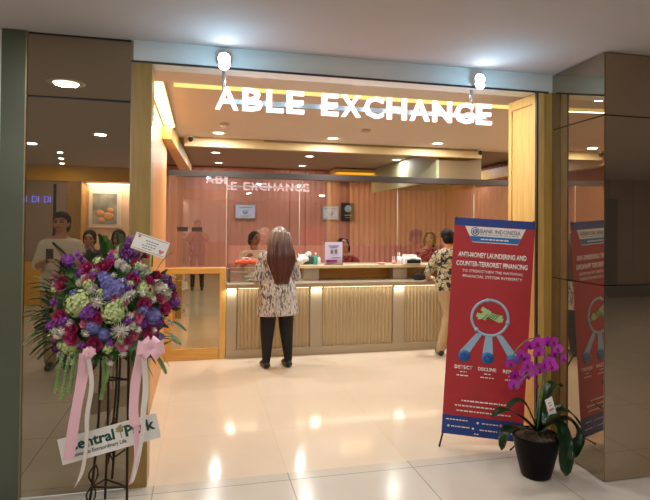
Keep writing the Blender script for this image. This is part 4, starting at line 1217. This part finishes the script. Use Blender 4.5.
    def cap(g=.012, back=.018):
        mb.ell(UH((0, back, 1.523)), ((.076+g)*s, (.088+g*.6)*s, (.082+g)*s), R3, 20, 12)
        mb.ell(UH((0, .045, 1.47)), ((.070+g)*s, (.055+g)*s, (.085)*s), R3, 16, 10)
    if hair == 'short':
        cap(.010, .020); mb.ell(UH((0, -.008, 1.560)), (.080*s, .090*s, .062*s), R3, 18, 10)
    elif hair == 'bun':
        cap(.012, .012); mb.ell(UH((0, .10, 1.50)), (.042*s, .038*s, .042*s), R3)
        for sx in (-1, 1): mb.capsule(UH((sx*.070, -.015, 1.53)), UH((sx*.076, .02, 1.44)), .018*s, .012*s)
    elif hair == 'bob':
        cap(.018)
        for sx in (-1, 1):
            mb.capsule(UH((sx*.055, -.045, 1.565)), UH((sx*.082, -.01, 1.46)), .022*s, .024*s); mb.capsule(UH((sx*.082, -.01, 1.46)), UH((sx*.075, .01, 1.39)), .026*s, .016*s)
        mb.capsule(UH((0, .07, 1.48)), UH((0, .07, 1.38)), .07*s, .06*s)
    elif hair == 'long':
        cap(.016)
        for sx in (-1, 1): mb.capsule(UH((sx*.070, .0, 1.53)), UH((sx*.088, .02, 1.38)), .026*s, .034*s)
    if hair in ('short', 'bun', 'bob', 'long'):
        if hair == 'long':
            rs = []
            for i in range(19):
                z = 1.56-.60*i/18; f = i/18
                rx = (.104+.066*math.sin(min(1, f*1.4)*PI*.55)) * (1 if f < .55 else 1-(f-.55)*1.25); ry = .055*(1-.3*f)
                yc = .062+.062*min(1, f*2.2)+.01*f
                rs.append([(TH if z > 1.36 else T) @ (V(((rx*(1+.045*math.sin(a*13+f*2.5)+.03*math.sin(a*7)))*math.cos(a), yc+ry*(1+.12*math.sin(a*13+f*2.5))*math.sin(a), z))*s) for a in [2*PI*k/96 for k in range(96)]])
            hb = MB(); hb.rings(rs)
            remesh('hair', mb, .008, [hair_m], t, 3)
            obj('hair_length', hb, hair_m, t, local=True)
        else: remesh('hair', mb, .009, [hair_m], t, 3)
    return t

def bag(name, label, cat, loc, w_, d, h, m, rz=0):
    t = thing(name, label, cat, loc, rz)
    obj('bag_body', MB().box((-w_/2, -d/2, 0), (w_/2, d/2, h), min(d, h)*.3), m, t, local=True)
    obj('handle', MB().tube(smooth_path([(-w_*.3, 0, h*.9), (-w_*.25, 0, h*1.35), (w_*.25, 0, h*1.35), (w_*.3, 0, h*.9)]), .006), m, t, local=True)
    return t

# customer with long auburn hair, seen from behind
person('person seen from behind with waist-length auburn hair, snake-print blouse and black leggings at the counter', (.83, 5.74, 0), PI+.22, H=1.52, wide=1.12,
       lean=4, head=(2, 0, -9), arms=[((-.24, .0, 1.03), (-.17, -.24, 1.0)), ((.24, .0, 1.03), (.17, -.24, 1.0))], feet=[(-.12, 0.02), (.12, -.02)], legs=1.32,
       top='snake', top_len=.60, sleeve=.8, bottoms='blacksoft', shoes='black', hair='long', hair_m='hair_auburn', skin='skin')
# customer in batik shirt half behind the banner
person('person in dark and cream batik shirt and khaki trousers, partly behind the red banner', (2.95, 5.86, 0), PI-.15, H=1.53,
       lean=12, head=(8, 0, 0), arms=[((-.25, -.06, 1.05), (-.20, -.28, 1.0)), ((.26, -.06, 1.05), (.20, -.28, 1.0))], feet=[(.12, -.02), (-.10, .04)],
       top='batik', top_len=.80, sleeve=.62, bottoms='khaki', shoes='black', hair='short', hair_m='hair_black', skin='skin2')
# clerks
person('person with tied dark hair and pale blouse behind the counter, facing the auburn-haired customer', (.70, 7.02, 0), .1, H=1.46,
       lean=-4, head=(-4, 22, 6), arms=[((-.22, -.05, 1.06), (-.14, -.22, 1.22)), ((.22, -.05, 1.06), (.10, -.22, 1.22))],
       top='blouse_pale', sleeve=.62, bottoms='blacksoft', hair='bun', hair_m='hair_black', skin='skin2', vox=.0065)
person('person with dark bobbed hair and red top seated behind the lilac poster, looking down', (2.06, 7.36, 0), .12, H=1.58, dz=-.20, seated=True,
       lean=-6, head=(-26, 6, 0), arms=[((-.22, -.06, 1.06), (-.12, -.25, 1.05)), ((.22, -.06, 1.06), (.12, -.25, 1.05))],
       top='floral_red', sleeve=.62, bottoms='blacksoft', hair='bob', hair_m='hair_black', skin='skin', vox=.0065)
person('person with curly dark hair and red floral top leaning behind the banknote machine', (3.20, 7.04, 0), -.35, H=1.47,
       lean=-8, head=(-10, -12, 8), arms=[((-.24, -.06, 1.06), (-.14, -.24, 1.22)), ((.24, -.06, 1.06), (.16, -.24, 1.22))],
       top='floral_red', sleeve=.6, bottoms='blacksoft', hair='bob', hair_m='hair_black', skin='skin', vox=.0065)
st = thing('stool', 'round office stool under the seated clerk behind the lilac poster', 'stool', (2.06, 7.36, 0))
obj('seat', MB().lathe((2.06, 7.36, .0), [(.001, .50), (.17, .50), (.18, .52), (.17, .56), (.001, .565)], 24), 'black', st)
obj('post', MB().tube([(2.06, 7.36, .05), (2.06, 7.36, .5)], .025), 'alu', st)
obj('base', MB().lathe((2.06, 7.36, 0), [(.001, 0), (.2, 0), (.2, .02), (.04, .05), (.001, .05)], 24), 'alu', st)
bag('handbag', 'black handbag on the low countertop in front of the customer in batik', 'handbag', (2.72, 6.28, .868), .16, .09, .09, 'black', .2)
t = thing('cloth_pouch', 'small beige pouch on the low countertop beside the black handbag', 'pouch', (2.86, 6.24, .868))
obj('pouch_body', MB().ell((2.86, 6.24, .895), (.06, .04, .027)), 'blouse_pale', t)
obj('zip', MB().tube([(2.81, 6.225, .918), (2.91, 6.225, .918)], .003), 'alu', t)
# people standing on the mall side, seen in the mirrors
person('person in white T-shirt and khaki trousers looking at a phone, reflected in the pillar mirror', (-1.46, .39, 0), PI-.1, H=1.66, wide=1.0,
       head=(-8, 12, 0), arms=[((-.22, .0, 1.05), (-.12, -.24, 1.10)), ((.22, .0, 1.05), (.08, -.26, 1.12))],
       top='tee', top_len=.80, sleeve=.48, bottoms='khaki', shoes='black', hair='short', hair_m='hair_black', skin='skin2', vox=.009)
t = thing('phone', 'dark phone held up by the man in the white T-shirt', 'phone', (-1.58, .74, 1.22))
obj('phone_case', MB().box((-1.515, .735, 1.15), (-1.445, .745, 1.29), .004), 'black', t)
obj('phone_screen', MB().box((-1.511, .731, 1.155), (-1.449, .736, 1.285)), 'blue_paper', t)
t = thing('crossbody_bag', 'dark crossbody bag worn on the chest of the man in white', 'bag', (-1.45, .52, 1.1))
obj('bag_body', MB().box((-1.43, .53, 1.02), (-1.27, .58, 1.14), .02), 'blacksoft', t)
obj('strap', MB().tube(smooth_path([(-1.30, .565, 1.12), (-1.39, .555, 1.24), (-1.50, .50, 1.33), (-1.55, .40, 1.375)]), .012), 'blacksoft', t)
person('person with a dark ponytail in dark top reflected above the bouquet', (-1.33, -.44, 0), PI, H=1.46, top='blacksoft', bottoms='blacksoft', hair='bun', hair_m='hair_black', skin='skin2', vox=.010)
person('person with dark bobbed hair and plum top reflected above the bouquet', (-1.02, -.62, 0), PI, H=1.46, top='purple_fl', bottoms='blacksoft', hair='bob', hair_m='hair_black', skin='skin2', vox=.010)
person('person in dark clothes taking the photograph, legs reflected in the gate mirror', (-.06, -.42, 0), PI, H=1.64,
       arms=[((-.20, -.16, 1.16), (-.075, -.30, 1.43)), ((.20, -.16, 1.16), (.04, -.30, 1.43))], feet=[(-.11, 0), (.11, 0)],
       top='blacksoft', bottoms='blacksoft', hair='short', hair_m='hair_black', skin='skin2', vox=.010)
